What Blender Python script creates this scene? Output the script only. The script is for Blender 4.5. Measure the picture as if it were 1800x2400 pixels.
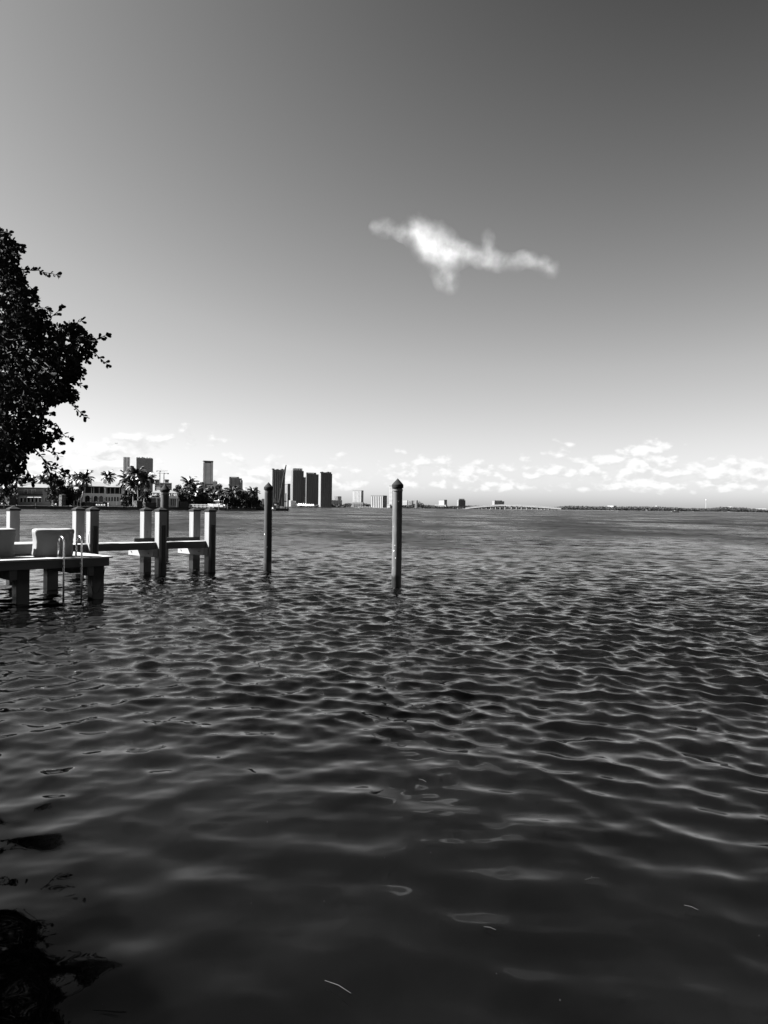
import bpy, bmesh, math, random
import numpy as np
from mathutils import Vector, Matrix, noise as mnoise

random.seed(7)
RNG = np.random.default_rng(11)
S = bpy.context.scene
for o in list(bpy.data.objects):
    bpy.data.objects.remove(o)
COL = S.collection
R = math.radians
PI = math.pi

# ------------------------------------------------------------------ camera
H = 2.3                                   # eye height above the water
F = 1800.0                                # focal length in pixels of the 1800x2400 photograph
PITCH = math.atan(11.3 / F)               # looking a touch below the horizon
ROLL = R(0.72)                            # the horizon falls to the right
Hx = Vector((1, 0, 0))
Fw = Vector((0, math.cos(PITCH), -math.sin(PITCH)))
Up = Hx.cross(Fw)
CR = Hx * math.cos(ROLL) + Up * math.sin(ROLL)
CU = -Hx * math.sin(ROLL) + Up * math.cos(ROLL)
cam = bpy.data.cameras.new('camera')
cam.sensor_fit = 'VERTICAL'
cam.sensor_height = 24.0
cam.lens = 18.0
cam.clip_start = 0.05
cam.clip_end = 20000
co = bpy.data.objects.new('camera', cam)
COL.objects.link(co)
M = Matrix((CR, CU, -Fw)).transposed().to_4x4()
M.translation = (0, 0, H)
co.matrix_world = M
S.camera = co

# ------------------------------------------------------------------ light
SUN_EL, SUN_AZ = R(42), R(-88)            # azimuth from +Y towards +X: the sun stands to the left
SKY_K = 0.05
S.view_settings.view_transform = 'Standard'
S.view_settings.look = 'None'
S.view_settings.gamma = 1.0
S.view_settings.use_curve_mapping = False
S.view_settings.exposure = 2.8
sdir = Vector((math.sin(SUN_AZ) * math.cos(SUN_EL), math.cos(SUN_AZ) * math.cos(SUN_EL), math.sin(SUN_EL)))
sl = bpy.data.lights.new('sun', 'SUN')
sl.energy = 5.0
sl.angle = R(0.5)
sl.color = (1, 1, 1)
so = bpy.data.objects.new('sun', sl)
so.rotation_euler = (-sdir).to_track_quat('-Z', 'Y').to_euler()
COL.objects.link(so)


class NT:
    """small helper for node trees"""
    def __init__(self, tree):
        self.t = tree
        self.n = tree.nodes
        self.l = tree.links

    def new(self, typ, **kw):
        nd = self.n.new(typ)
        for k, v in kw.items():
            setattr(nd, k, v)
        return nd

    def put(self, sock, v):
        if isinstance(v, bpy.types.NodeSocket):
            self.l.new(v, sock)
        elif v is not None:
            sock.default_value = v

    def math(self, op, a, b=None, c=None, clamp=False):
        nd = self.new('ShaderNodeMath', operation=op, use_clamp=clamp)
        for i, v in enumerate((a, b, c)):
            self.put(nd.inputs[i], v)
        return nd.outputs[0]

    def vmath(self, op, a, b=None, scale=None):
        nd = self.new('ShaderNodeVectorMath', operation=op)
        self.put(nd.inputs[0], a)
        if b is not None:
            self.put(nd.inputs[1], b)
        if scale is not None:
            self.put(nd.inputs['Scale'], scale)
        return nd.outputs['Value'] if op in ('LENGTH', 'DOT_PRODUCT', 'DISTANCE') else nd.outputs[0]

    def noise(self, vec, scale, detail=4, rough=0.55, dim='3D', dist=0.0, lac=2.0):
        nd = self.new('ShaderNodeTexNoise', noise_dimensions=dim)
        self.put(nd.inputs['Vector'], vec)
        nd.inputs['Scale'].default_value = scale
        nd.inputs['Detail'].default_value = detail
        nd.inputs['Roughness'].default_value = rough
        nd.inputs['Lacunarity'].default_value = lac
        nd.inputs['Distortion'].default_value = dist
        return nd.outputs['Fac']

    def ramp(self, fac, a, b, lo=0.0, hi=1.0, smooth=True):
        nd = self.new('ShaderNodeMapRange', interpolation_type='SMOOTHSTEP' if smooth else 'LINEAR')
        self.put(nd.inputs['Value'], fac)
        for nm, v in (('From Min', a), ('From Max', b), ('To Min', lo), ('To Max', hi)):
            self.put(nd.inputs[nm], v)
        return nd.outputs['Result']

    def mix(self, f, a, b):
        nd = self.new('ShaderNodeMix', data_type='FLOAT')
        self.put(nd.inputs[0], f)
        self.put(nd.inputs[2], a)
        self.put(nd.inputs[3], b)
        return nd.outputs[0]

    def xyz(self, v):
        nd = self.new('ShaderNodeSeparateXYZ')
        self.put(nd.inputs[0], v)
        return nd.outputs

    def comb(self, x, y, z):
        nd = self.new('ShaderNodeCombineXYZ')
        for i, v in enumerate((x, y, z)):
            self.put(nd.inputs[i], v)
        return nd.outputs[0]


def build_world():
    w = bpy.data.worlds.new('World')
    S.world = w
    w.use_nodes = True
    w.node_tree.nodes.clear()
    T = NT(w.node_tree)
    sky = T.new('ShaderNodeTexSky', sky_type='NISHITA')
    sky.sun_disc = False
    sky.sun_elevation = SUN_EL
    sky.sun_rotation = SUN_AZ
    sky.altitude = 0
    sky.air_density = 1.0
    sky.dust_density = 1.2
    sky.ozone_density = 3.0
    sep = T.new('ShaderNodeSeparateColor')
    T.l.new(sky.outputs[0], sep.inputs[0])
    # black and white film behind a red filter: only the red of the sky counts
    red = sep.outputs[0]
    base = T.math('MAXIMUM', T.math('SUBTRACT', T.math('MULTIPLY', red, 2.4), 1.70), 0.30)      # the film's contrast
    base = T.math('SUBTRACT', base, T.math('MULTIPLY', T.math('MAXIMUM', T.math('SUBTRACT', base, 3.5), 0.0), 0.235))
    d = T.new('ShaderNodeTexCoord').outputs['Generated']
    x, y, z = T.xyz(d)[0:3]
    az = T.math('ARCTAN2', x, y)
    el = T.math('ARCSINE', z)
    # ------------ low cumulus along the horizon (direction of the sky, all round)
    p = T.comb(az, T.math('MULTIPLY', el, 1.75), 0.0)
    def dens(vec):
        big = T.noise(vec, 10.0, 1.5, 0.5)
        bil = T.math('ABSOLUTE', T.math('SUBTRACT', T.math('MULTIPLY', T.noise(vec, 30.0, 2.5, 0.45), 2.0), 1.0))
        fine = T.noise(vec, 44.0, 6.0, 0.60)
        return T.math('ADD', T.math('ADD', T.math('MULTIPLY', big, 0.60), T.math('MULTIPLY', fine, 0.36)), T.math('MULTIPLY', bil, 0.30))
    d0 = dens(p)
    d1 = dens(T.vmath('ADD', p, (-0.005, 0.012, 0.0)))
    band = T.math('MULTIPLY', T.ramp(el, 0.008, 0.028), T.ramp(el, 0.125, 0.035))
    thr = T.math('SUBTRACT', 0.755, T.math('MULTIPLY', band, 0.292))
    base = T.math('ADD', base, T.math('MULTIPLY', band, 0.05))       # thin hazy cloud low down
    for a0, e0, ra, re, am in ((0.300, 0.073, 0.045, 0.018, 0.12), (0.335, 0.083, 0.028, 0.015, 0.12), (0.46, 0.045, 0.05, 0.02, 0.13),
                               (-0.38, 0.075, 0.09, 0.03, 0.10), (-0.24, 0.078, 0.04, 0.018, 0.08), (0.135, 0.052, 0.03, 0.012, 0.09),
                               (0.43, 0.068, 0.03, 0.010, 0.06), (0.20, 0.04, 0.04, 0.016, 0.06)):
        da = T.math('DIVIDE', T.math('SUBTRACT', az, a0), ra)
        de = T.math('DIVIDE', T.math('SUBTRACT', el, e0), re)
        g = T.math('EXPONENT', T.math('MULTIPLY', T.math('ADD', T.math('MULTIPLY', da, da), T.math('MULTIPLY', de, de)), -1.0))
        thr = T.math('SUBTRACT', thr, T.math('MULTIPLY', g, am))
    cov = T.ramp(d0, thr, T.math('ADD', thr, 0.11))
    cov = T.math('MULTIPLY', T.math('MULTIPLY', cov, T.ramp(el, 0.006, 0.03)), T.ramp(el, 0.17, 0.12))
    lit = T.ramp(T.math('SUBTRACT', d0, d1), -0.07, 0.07)
    cb = T.mix(lit, CLOUD_LO, CLOUD_HI)
    val = T.mix(T.math('MULTIPLY', cov, 0.85), base, cb)
    bg = T.new('ShaderNodeBackground')
    T.l.new(T.math('MULTIPLY', val, 0.406), bg.inputs['Color'])
    bg.inputs['Strength'].default_value = SKY_K
    out = T.new('ShaderNodeOutputWorld')
    T.l.new(bg.outputs[0], out.inputs['Surface'])


CLOUD_LO, CLOUD_HI = 5.6, 7.4
build_world()
S.render.engine = 'CYCLES'
S.cycles.max_bounces = 6
S.cycles.volume_bounces = 2
S.cycles.use_denoising = True
S.cycles.sample_clamp_indirect = 4.0
S.cycles.volume_step_rate = 0.12
S.cycles.volume_max_steps = 128


# ------------------------------------------------------------------ photo <-> place
def ray(px, py):
    return CR * ((px - 900) / F) + CU * (-(py - 1200) / F) + Fw


def P(px, py, Y):
    d = ray(px, py)
    return Vector((0, 0, H)) + d * (Y / d.y)


def hor(px):
    return 1188.7 + (px - 900) * math.tan(ROLL)


def X(px, Y):
    return P(px, hor(px), Y).x


def Zt(px, py, Y):
    return P(px, py, Y).z


# ------------------------------------------------------------------ materials
MATS = {}


def mat(name, v, rough=0.8, var=0.25, scale=3.0, bump=0.0, spec=0.3, stretch=(1, 1, 1), world=False, wet_shade=None, spots=None, metal=0.0):
    """grey procedural material: v is the mean albedo; noise varies it; wet=(z0,z1,value) darkens a tide band, on the dock posts with deck shade put in; spots=(scale,thr,value)"""
    m = bpy.data.materials.new(name)
    m.use_nodes = True
    m.node_tree.nodes.clear()
    T = NT(m.node_tree)
    b = T.new('ShaderNodeBsdfPrincipled')
    out = T.new('ShaderNodeOutputMaterial')
    T.l.new(b.outputs[0], out.inputs[0])
    tc = T.new('ShaderNodeTexCoord')
    geo = T.new('ShaderNodeNewGeometry')
    vec = geo.outputs['Position'] if world else tc.outputs['Object']
    vs = T.vmath('MULTIPLY', vec, stretch)
    n1 = T.noise(vs, scale, 6, 0.62)
    n2 = T.noise(vs, scale * 0.23, 3, 0.5)
    f = T.math('ADD', T.math('MULTIPLY', n1, 0.6), T.math('MULTIPLY', n2, 0.4))
    val = T.ramp(f, 0.3, 0.7, v * (1 - var), v * (1 + var), smooth=False)
    if spots:
        s = T.noise(vec, spots[0], 3, 0.5)
        val = T.mix(T.ramp(s, spots[1], spots[1] + 0.03), val, spots[2])
    if wet_shade:
        z = T.xyz(geo.outputs['Position'])[2]
        wz = T.math('ADD', z, T.math('MULTIPLY', T.math('SUBTRACT', T.noise(vec, 9.0, 4, 0.6), 0.5), 0.22))
        k = T.ramp(wz, wet_shade[0], wet_shade[1])
        val = T.mix(k, wet_shade[2], val)
        T.put(b.inputs['Roughness'], T.mix(k, 0.35, rough))
    else:
        b.inputs['Roughness'].default_value = rough
    T.put(b.inputs['Base Color'], val)
    b.inputs['Specular IOR Level'].default_value = spec
    b.inputs['Metallic'].default_value = metal
    if bump:
        bp = T.new('ShaderNodeBump')
        bp.inputs['Strength'].default_value = 0.6
        bp.inputs['Distance'].default_value = bump
        T.l.new(n1, bp.inputs['Height'])
        T.l.new(bp.outputs[0], b.inputs['Normal'])
    MATS[name] = m
    return m


mat('post_paint', 0.125, 0.75, 0.30, 7, 0.004, stretch=(1, 1, 0.14), wet_shade=(0.30, 0.62, 0.008))  # dark foot: algae and wet, raised to hold the deck's shade too
mat('cap_black', 0.010, 0.8, 0.3, 4, spec=0.08)
mat('pile_wood', 0.052, 0.85, 0.62, 8, 0.008, stretch=(1, 1, 0.14), wet_shade=(0.30, 0.42, 0.012), spots=(11, 0.70, 0.75))
mat('pile_mid', 0.03, 0.85, 0.6, 8, 0.008, stretch=(1, 1, 0.14), wet_shade=(0.30, 0.42, 0.012), spots=(11, 0.70, 0.5))
mat('pile_dark', 0.016, 0.85, 0.6, 8, 0.008, stretch=(1, 1, 0.14), wet_shade=(0.2, 0.35, 0.02), spots=(9, 0.685, 0.7))
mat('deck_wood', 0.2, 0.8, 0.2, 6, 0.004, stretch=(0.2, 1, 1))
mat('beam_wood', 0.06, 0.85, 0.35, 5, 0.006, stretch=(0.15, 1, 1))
mat('beam_pale', 0.17, 0.8, 0.25, 5, 0.006, stretch=(1, 0.2, 1))
mat('under_pile', 0.018, 0.8, 0.4, 5, 0.01, stretch=(1, 1, 0.2), wet_shade=(0.3, 0.55, 0.02))
mat('rubber', 0.018, 0.6, 0.2, 4)
mat('fabric', 0.12, 0.9, 0.05, 30, 0.002)
mat('steel', 0.62, 0.22, 0.1, 10, metal=1.0)
mat('band_metal', 0.07, 0.5, 0.3, 10)
mat('rope', 0.3, 0.9, 0.2, 20)
mat('rust', 0.12, 0.8, 0.4, 20)
mat('leaf_near', 0.010, 0.8, 0.4, 3, spec=0.06)
mat('bark', 0.03, 0.9, 0.4, 8, 0.02)
mat('leaf_far', 0.02, 0.75, 0.5, 0.4, spec=0.1)
mat('palm_leaf', 0.024, 0.4, 0.4, 0.6)
mat('palm_trunk', 0.12, 0.9, 0.3, 1.5)
mat('tree_trunk', 0.06, 0.9, 0.3, 1.0)
mat('hedge', 0.035, 0.7, 0.45, 2.5)
mat('lawn', 0.03, 0.9, 0.3, 0.5, world=True)
mat('paving', 0.1, 0.85, 0.15, 0.4, world=True)
mat('seawall_concrete', 0.018, 0.9, 0.4, 0.6, world=True, wet_shade=(0.35, 0.8, 0.02))
mat('stucco', 0.6, 0.85, 0.12, 0.5)
mat('stucco_grey', 0.30, 0.85, 0.15, 0.5)
mat('stucco_white', 0.78, 0.8, 0.08, 0.5)
mat('tile_roof', 0.08, 0.8, 0.2, 2.0)
mat('tile_roof_grey', 0.06, 0.85, 0.2, 2.0)
mat('dark_trim', 0.03, 0.7, 0.2, 1)
mat('glass_dark', 0.015, 0.12, 0.2, 0.5, spec=0.5)
mat('white_paint', 0.7, 0.5, 0.06, 1.0)
mat('awning_cloth', 0.55, 0.8, 0.1, 1.0)
mat('gelcoat', 0.36, 0.25, 0.04, 1.0, spec=0.5)
mat('tower_white', 0.27, 0.8, 0.08, 0.05)
mat('tower_end', 0.1, 0.8, 0.12, 0.05)
mat('tower_end_grey', 0.045, 0.8, 0.25, 0.08)
mat('tower_pale', 0.6, 0.7, 0.10, 0.05)
mat('tower_mid', 0.26, 0.7, 0.15, 0.05)
mat('tower_dark', 0.07, 0.6, 0.25, 0.05)
mat('tower_glass', 0.02, 0.2, 0.5, 0.08, spec=0.5)
mat('tower_band', 0.11, 0.7, 0.3, 0.06)
mat('concrete', 0.20, 0.85, 0.08, 0.05)
mat('crane_steel', 0.012, 0.7, 0.3, 0.5)
mat('barge_steel', 0.02, 0.7, 0.4, 0.5)
mat('far_leaf', 0.02, 0.8, 0.45, 0.03)
mat('sand', 0.06, 0.9, 0.2, 0.02)
mat('driftwood', 0.02, 0.8, 0.3, 30)
mat('ground_grass', 0.07, 0.9, 0.4, 2.0)


# ------------------------------------------------------------------ mesh builder
class MB:
    def __init__(self):
        self.v = []
        self.f = []

    def add(self, vs, fs):
        n = len(self.v)
        self.v += [tuple(p) for p in vs]
        self.f += [tuple(i + n for i in f) for f in fs]
        return self

    def box(self, x0, x1, y0, y1, z0, z1, rz=0.0, piv=None, taper=None):
        vs = [(x0, y0, z0), (x1, y0, z0), (x1, y1, z0), (x0, y1, z0), (x0, y0, z1), (x1, y0, z1), (x1, y1, z1), (x0, y1, z1)]
        if taper:
            cx, cy = (x0 + x1) / 2, (y0 + y1) / 2
            vs = vs[:4] + [(cx + (a - cx) * taper, cy + (b - cy) * taper, c) for a, b, c in vs[4:]]
        if rz:
            px, py = piv or ((x0 + x1) / 2, (y0 + y1) / 2)
            c, s = math.cos(rz), math.sin(rz)
            vs = [(px + (a - px) * c - (b - py) * s, py + (a - px) * s + (b - py) * c, z) for a, b, z in vs]
        return self.add(vs, [(0, 3, 2, 1), (4, 5, 6, 7), (0, 1, 5, 4), (1, 2, 6, 5), (2, 3, 7, 6), (3, 0, 4, 7)])

    def tube(self, pts, rad, n=8, cap=True):
        pts = [Vector(p) for p in pts]
        rs = rad if isinstance(rad, (list, tuple)) else [rad] * len(pts)
        rings = []
        for i, p in enumerate(pts):
            t = (pts[min(i + 1, len(pts) - 1)] - pts[max(i - 1, 0)])
            if t.length < 1e-9:
                t = Vector((0, 0, 1))
            t.normalize()
            a = t.orthogonal() if abs(t.z) > 0.99 else t.cross(Vector((0, 0, 1)))
            a.normalize()
            b = t.cross(a)
            rings.append([p + (a * math.cos(2 * PI * k / n) + b * math.sin(2 * PI * k / n)) * rs[i] for k in range(n)])
        vs = [q for r_ in rings for q in r_]
        fs = []
        for i in range(len(pts) - 1):
            for k in range(n):
                a0, b0 = i * n + k, i * n + (k + 1) % n
                fs.append((a0, b0, b0 + n, a0 + n))
        if cap:
            fs.append(tuple(range(n))[::-1])
            fs.append(tuple((len(pts) - 1) * n + k for k in range(n)))
        return self.add(vs, fs)

    def lathe(self, prof, n=24, jit=0.0):
        vs, fs = [], []
        for i, (r_, z) in enumerate(prof):
            for k in range(n):
                a = 2 * PI * k / n
                rr = r_ * (1 + jit * mnoise.noise(Vector((math.cos(a) * 1.5, math.sin(a) * 1.5, z * 1.2))))
                vs.append((rr * math.cos(a), rr * math.sin(a), z))
        for i in range(len(prof) - 1):
            for k in range(n):
                a0, b0 = i * n + k, i * n + (k + 1) % n
                fs.append((a0, b0, b0 + n, a0 + n))
        fs.append(tuple(range(n))[::-1])
        fs.append(tuple((len(prof) - 1) * n + k for k in range(n)))
        return self.add(vs, fs)

    def mesh(self, name):
        me = bpy.data.meshes.new(name)
        me.from_pydata(self.v, [], self.f)
        me.update()
        return me

    def obj(self, name, m, parent=None, smooth=False, bevel=0.0, kind=None, loc=None):
        me = self.mesh(name)
        me.materials.append(MATS[m] if isinstance(m, str) else m)
        return link(name, me, parent, smooth, bevel, kind, loc)


def link(name, me, parent=None, smooth=False, bevel=0.0, kind=None, loc=None):
    o = bpy.data.objects.new(name, me)
    COL.objects.link(o)
    if parent is not None:
        o.parent = parent
    if loc is not None:
        o.location = loc
    if smooth:
        me.polygons.foreach_set('use_smooth', [True] * len(me.polygons))
    if bevel:
        bv = o.modifiers.new('bevel', 'BEVEL')
        bv.width = bevel
        bv.segments = 2
        bv.limit_method = 'ANGLE'
        bv.angle_limit = R(40)
    if kind:
        o['kind'] = kind
    return o


def tag(o, label, cat, group=None):
    o['label'] = label
    o['category'] = cat
    if group:
        o['group'] = group
    return o


def thing(name, label, cat, loc=(0, 0, 0), rz=0.0, group=None):
    o = bpy.data.objects.new(name, None)
    o.empty_display_size = 0.3
    COL.objects.link(o)
    o.location = loc
    o.rotation_euler = (0, 0, rz)
    return tag(o, label, cat, group)


def copy_tree(o, parent=None):
    c = o.copy()
    COL.objects.link(c)
    c.parent = parent
    for ch in list(o.children):
        copy_tree(ch, c)
    return c


# ================================================================== WATER
def build_water():
    # rows get longer with distance; columns fan out from below the eye
    r = [1.0]
    while r[-1] < 12:
        r.append(r[-1] * 1.0052)
    while r[-1] < 480:
        r.append(r[-1] * 1.0046)
    while r[-1] < 9000:
        r.append(r[-1] * 1.05)
    r = np.array(r, dtype=np.float32)
    th = np.concatenate([np.linspace(-110, -35, 40)[:-1], np.linspace(-35, 35, 660), np.linspace(35, 110, 40)[1:]]) * PI / 180
    th = th.astype(np.float32)
    nr, nc = len(r), len(th)
    dr = np.gradient(r)
    dth = np.gradient(th)
    TH, RR = np.meshgrid(th, r)
    x0 = (RR * np.sin(TH)).astype(np.float32)
    y0 = (RR * np.cos(TH)).astype(np.float32)
    DRr = np.maximum(dr[:, None], 0) * np.ones((1, nc), np.float32)
    DTr = RR * dth[None, :]
    sp = np.maximum(DRr, DTr).astype(np.float32)
    x, y, z = x0.copy(), y0.copy(), np.zeros_like(x0)
    # calmer in the lee of the sea wall and under the dock
    shel = np.clip((RR - 4.0) / 16.0, 0, 1)
    shel = shel * shel * (3 - 2 * shel)
    left = np.clip((x0 + 0.30 * y0 + 3.4) / 7.0, 0, 1)
    shel = shel * (0.35 + 0.65 * left)
    offs = np.clip((RR - 24.0) / 70.0, 0, 1)
    gust = np.ones_like(x0)
    for kx, ky, ph, am in ((0.021, 0.05, 0.3, .16), (0.05, 0.017, 1.9, .14), (0.11, 0.16, 4.1, .15), (0.2, 0.09, 2.2, .1)):
        gust += am * np.sin(kx * x0 + ky * y0 + ph)
    side = np.tanh(x0 / (0.30 * np.abs(y0) + 1.0))       # one wave train leads on the left, the crossing one on the right
    n = 96
    lam = np.exp(np.linspace(math.log(0.13), math.log(5.0), n)) * RNG.uniform(0.93, 1.07, n)
    main = R(-112)                       # waves run towards the camera and to the left
    for i in range(n):
        L = float(lam[i])
        k = 2 * PI / L
        spread = R(62) if L < 1.2 else R(40)
        sg = 1 if i % 2 else -1
        a_dir = R(-94) - sg * R(20) + RNG.normal() * spread * 0.85
        kx, ky = math.cos(a_dir) * k, math.sin(a_dir) * k
        slope = 0.070 * (1.0 if L < 0.34 else (0.34 / L) ** 0.85) * (1.0 if L > 0.30 else (L / 0.30) ** 0.1)
        amp = slope / k
        ok = np.clip((L / sp - 2.4) / 2.4, 0, 1)
        if L < 0.36:
            s_ = (0.10 + 0.75 * np.clip((RR - 5) / 9, 0, 1)) * (0.22 + 0.78 * left)
        elif L < 1.0:
            s_ = (0.36 + 0.44 * np.clip((RR - 4.5) / 7, 0, 1)) * (0.50 + 0.50 * left) + 0.08 * shel
        else:
            s_ = 0.20 + 0.08 * shel + 1.1 * offs
        A = amp * ok * s_ * gust * (1.0 + 0.62 * sg * side)
        ph = kx * x0 + ky * y0 + RNG.uniform(0, 2 * PI)
        c, s = np.cos(ph), np.sin(ph)
        z += A * c
        x -= A * s * (kx / k) * 0.9
        y -= A * s * (ky / k) * 0.9
    far = np.clip((RR - 420) / 120, 0, 1)
    z *= (1 - far)
    co_ = np.stack([x, y, z], -1).reshape(-1, 3).astype(np.float32)
    me = bpy.data.meshes.new('water')
    nf = (nr - 1) * (nc - 1)
    me.vertices.add(nr * nc)
    me.vertices.foreach_set('co', co_.ravel())
    idx = np.arange(nr * nc, dtype=np.int32).reshape(nr, nc)
    q = np.stack([idx[:-1, :-1], idx[:-1, 1:], idx[1:, 1:], idx[1:, :-1]], -1).reshape(-1, 4)
    q = q[:, ::-1]
    me.loops.add(nf * 4)
    me.polygons.add(nf)
    me.loops.foreach_set('vertex_index', q.ravel().astype(np.int32))
    me.polygons.foreach_set('loop_start', np.arange(0, nf * 4, 4, dtype=np.int32))
    me.polygons.foreach_set('use_smooth', np.ones(nf, dtype=bool))
    me.update(calc_edges=True)
    m = bpy.data.materials.new('bay_water')
    m.use_nodes = True
    m.node_tree.nodes.clear()
    T = NT(m.node_tree)
    b = T.new('ShaderNodeBsdfPrincipled')
    out = T.new('ShaderNodeOutputMaterial')
    T.l.new(b.outputs[0], out.inputs[0])
    geo = T.new('ShaderNodeNewGeometry')
    pos = geo.outputs['Position']
    # turbid water: cloudy patches of suspended silt
    silt = T.noise(pos, 0.9, 4, 0.5)
    T.put(b.inputs['Base Color'], T.ramp(silt, 0.3, 0.7, 0.0011, 0.0021))
    b.subsurface_method = 'BURLEY'
    b.inputs['Subsurface Weight'].default_value = 1.0
    b.inputs['Subsurface Radius'].default_value = (1, 1, 1)
    b.inputs['Subsurface Scale'].default_value = 0.7
    b.inputs['IOR'].default_value = 1.20
    dist = T.vmath('LENGTH', T.vmath('MULTIPLY', pos, (1, 1, 0)))
    # ripples too small for the mesh: fine near, coarser where the mesh rows grow
    pxyz = T.xyz(pos)
    lee = T.ramp(T.math('ADD', pxyz[0], T.math('MULTIPLY', pxyz[1], 0.30)), -4.0, 4.0, 0.12, 1.0)      # calmer beside the dock
    paws = T.noise(T.vmath('MULTIPLY', pos, (1, .55, 1)), 0.055, 5, .65)
    far_r = T.ramp(paws, .32, .68, 0.17, 0.44)
    T.put(b.inputs['Roughness'], T.mix(T.math('MULTIPLY', T.ramp(dist, 9.0, 62.0, smooth=False), T.mix(T.ramp(dist, 30.0, 60.0), lee, 1.0)), 0.025, far_r))

    def slopes(scale, amp, stretch=(1, 1, 1), detail=2):
        nd = T.new('ShaderNodeTexNoise')
        T.put(nd.inputs['Vector'], T.vmath('MULTIPLY', pos, stretch))
        nd.inputs['Scale'].default_value = scale
        nd.inputs['Detail'].default_value = detail
        nd.inputs['Roughness'].default_value = 0.55
        return T.vmath('SCALE', T.vmath('SUBTRACT', nd.outputs['Color'], (.5, .5, .5)), scale=amp)
    gst = T.ramp(T.noise(T.vmath('MULTIPLY', pos, (1, 1.6, 1)), 0.035, 4, .6), .3, .7, 0.55, 1.35)
    v = slopes(7.0, T.math('MULTIPLY', gst, T.math('MULTIPLY', lee, T.math('MULTIPLY', T.ramp(dist, 6.5, 16.0, 0.014, 0.27), T.ramp(dist, 26.0, 60.0, 1.0, 0.5)))), (.85, 1.2, 1))
    v = T.vmath('ADD', v, slopes(1.8, T.math('MULTIPLY', gst, T.ramp(dist, 18.0, 70.0, 0.0, 0.52)), (.75, 1.3, 1)))
    v = T.vmath('ADD', v, slopes(0.42, T.math('MULTIPLY', gst, T.ramp(dist, 70.0, 260.0, 0.0, 0.55)), (.6, 1.4, 1)))
    v = T.vmath('ADD', v, slopes(17.0, T.math('MULTIPLY', gst, T.math('MULTIPLY', T.ramp(dist, 5.5, 13.0, 0.0, 0.17), T.ramp(dist, 20.0, 44.0, 1.0, 0.0))), (.8, 1.3, 1)))
    v = T.vmath('MULTIPLY', v, (1, 1, 0))
    nn = T.vmath('NORMALIZE', T.vmath('SUBTRACT', geo.outputs['Normal'], v))
    T.l.new(nn, b.inputs['Normal'])
    me.materials.append(m)
    o = link('water', me, kind='structure')
    return o


build_water()


# ================================================================== NEAR LAND (outside the frame, carries the tree)
def build_near_land():
    edge = [(60, -1.0), (8, 0.9), (-1.3, 1.15), (-4.2, 3.6), (-7.4, 9.8), (-9.6, 13.5), (-13.5, 15.5), (-22, 22), (-60, 60)]
    back = [(-90, 60), (-90, -60), (60, -60)]
    top = [(x, y, 0.75) for x, y in edge + back]
    bm = MB()
    bm.add(top, [tuple(range(len(top)))[::-1]])
    o = bm.obj('ground', 'ground_grass', kind='structure')
    wl = MB()
    for i in range(len(edge) - 1):
        a, b = Vector((*edge[i], 0)), Vector((*edge[i + 1], 0))
        d = (b - a).normalized()
        nrm = Vector((d.y, -d.x, 0)) * 0.3
        if nrm.y < 0 and abs(d.x) > 0.5:
            nrm = -nrm
        q = [a, b, b + nrm * 0.6, a + nrm * 0.6]
        vs = [(p.x, p.y, -2.0) for p in q] + [(p.x, p.y, 0.83) for p in q]
        wl.add(vs, [(0, 3, 2, 1), (4, 5, 6, 7), (0, 1, 5, 4), (1, 2, 6, 5), (2, 3, 7, 6), (3, 0, 4, 7)])
    sw = wl.obj('seawall', 'seawall_concrete', kind='structure')
    return o


build_near_land()
# a sea bed so that nothing hangs over a void
MB().add([(-9500, -9500, -3.5), (9500, -9500, -3.5), (9500, 9500, -3.5), (-9500, 9500, -3.5)], [(0, 1, 2, 3)]).obj('seabed', 'sand', kind='structure')

# ================================================================== DOCK
DA = Vector((0.70, 0.714, 0)).normalized()          # along the front edge, to the right and away
DB = Vector((-DA.y, DA.x, 0))                        # across, to the left and away
DC = Vector((-6.63, 18.6, 0))                        # near right corner of the platform
DRZ = math.atan2(DA.y, DA.x)
ZD = 1.03                                            # deck level


def dk(a, b, z=0.0):
    return DC + DA * a + DB * b + Vector((0, 0, z))


dock = thing('wooden_dock', 'low wooden platform dock with ladder and dark fascia at the left edge', 'dock', DC, DRZ)
# local frame of the dock: x along DA, y along DB
A0, A1, B0, B1 = -7.5, 0.0, 0.0, 5.9
pl = MB().box(0, 7.58, -0.07, 0.07, ZD - 0.04, ZD).mesh('plank')
pl.materials.append(MATS['deck_wood'])
npl = int((B1 - B0) / 0.147)
for i in range(npl):
    o = link('plank', pl, dock, bevel=0.0)
    o.location = (A0 - 0.02 + random.uniform(-.006, .006), B0 + 0.03 + i * 0.147, random.uniform(-0.003, 0.003))
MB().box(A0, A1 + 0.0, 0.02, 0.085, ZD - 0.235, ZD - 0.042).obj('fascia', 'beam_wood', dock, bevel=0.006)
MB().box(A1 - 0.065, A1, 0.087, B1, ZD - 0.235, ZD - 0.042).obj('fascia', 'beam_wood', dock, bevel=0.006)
for b in (0.75, 1.9, 3.1, 4.3, 5.5):
    MB().box(A0, A1 - 0.07, b - 0.05, b + 0.05, ZD - 0.22, ZD - 0.042).obj('joist', 'beam_wood', dock)
for a in (-0.18, -1.95, -3.9):
    MB().box(a - 0.33, a - 0.17, 0.1, B1 - 0.3, ZD - 0.46, ZD - 0.237).obj('crossbeam', 'beam_wood', dock)
for a, b in ((-0.19, 0.33), (-1.95, 0.33), (-0.19, 3.0), (-1.72, 3.0), (-3.9, 0.33), (-1.95, 5.4), (-3.9, 3.0)):
    MB().box(a - .145, a + .145, b - .145, b + .145, -3.0, ZD - 0.237 if b != 0.33 else ZD - 0.237).obj('pile', 'under_pile', dock, bevel=0.015)

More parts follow.
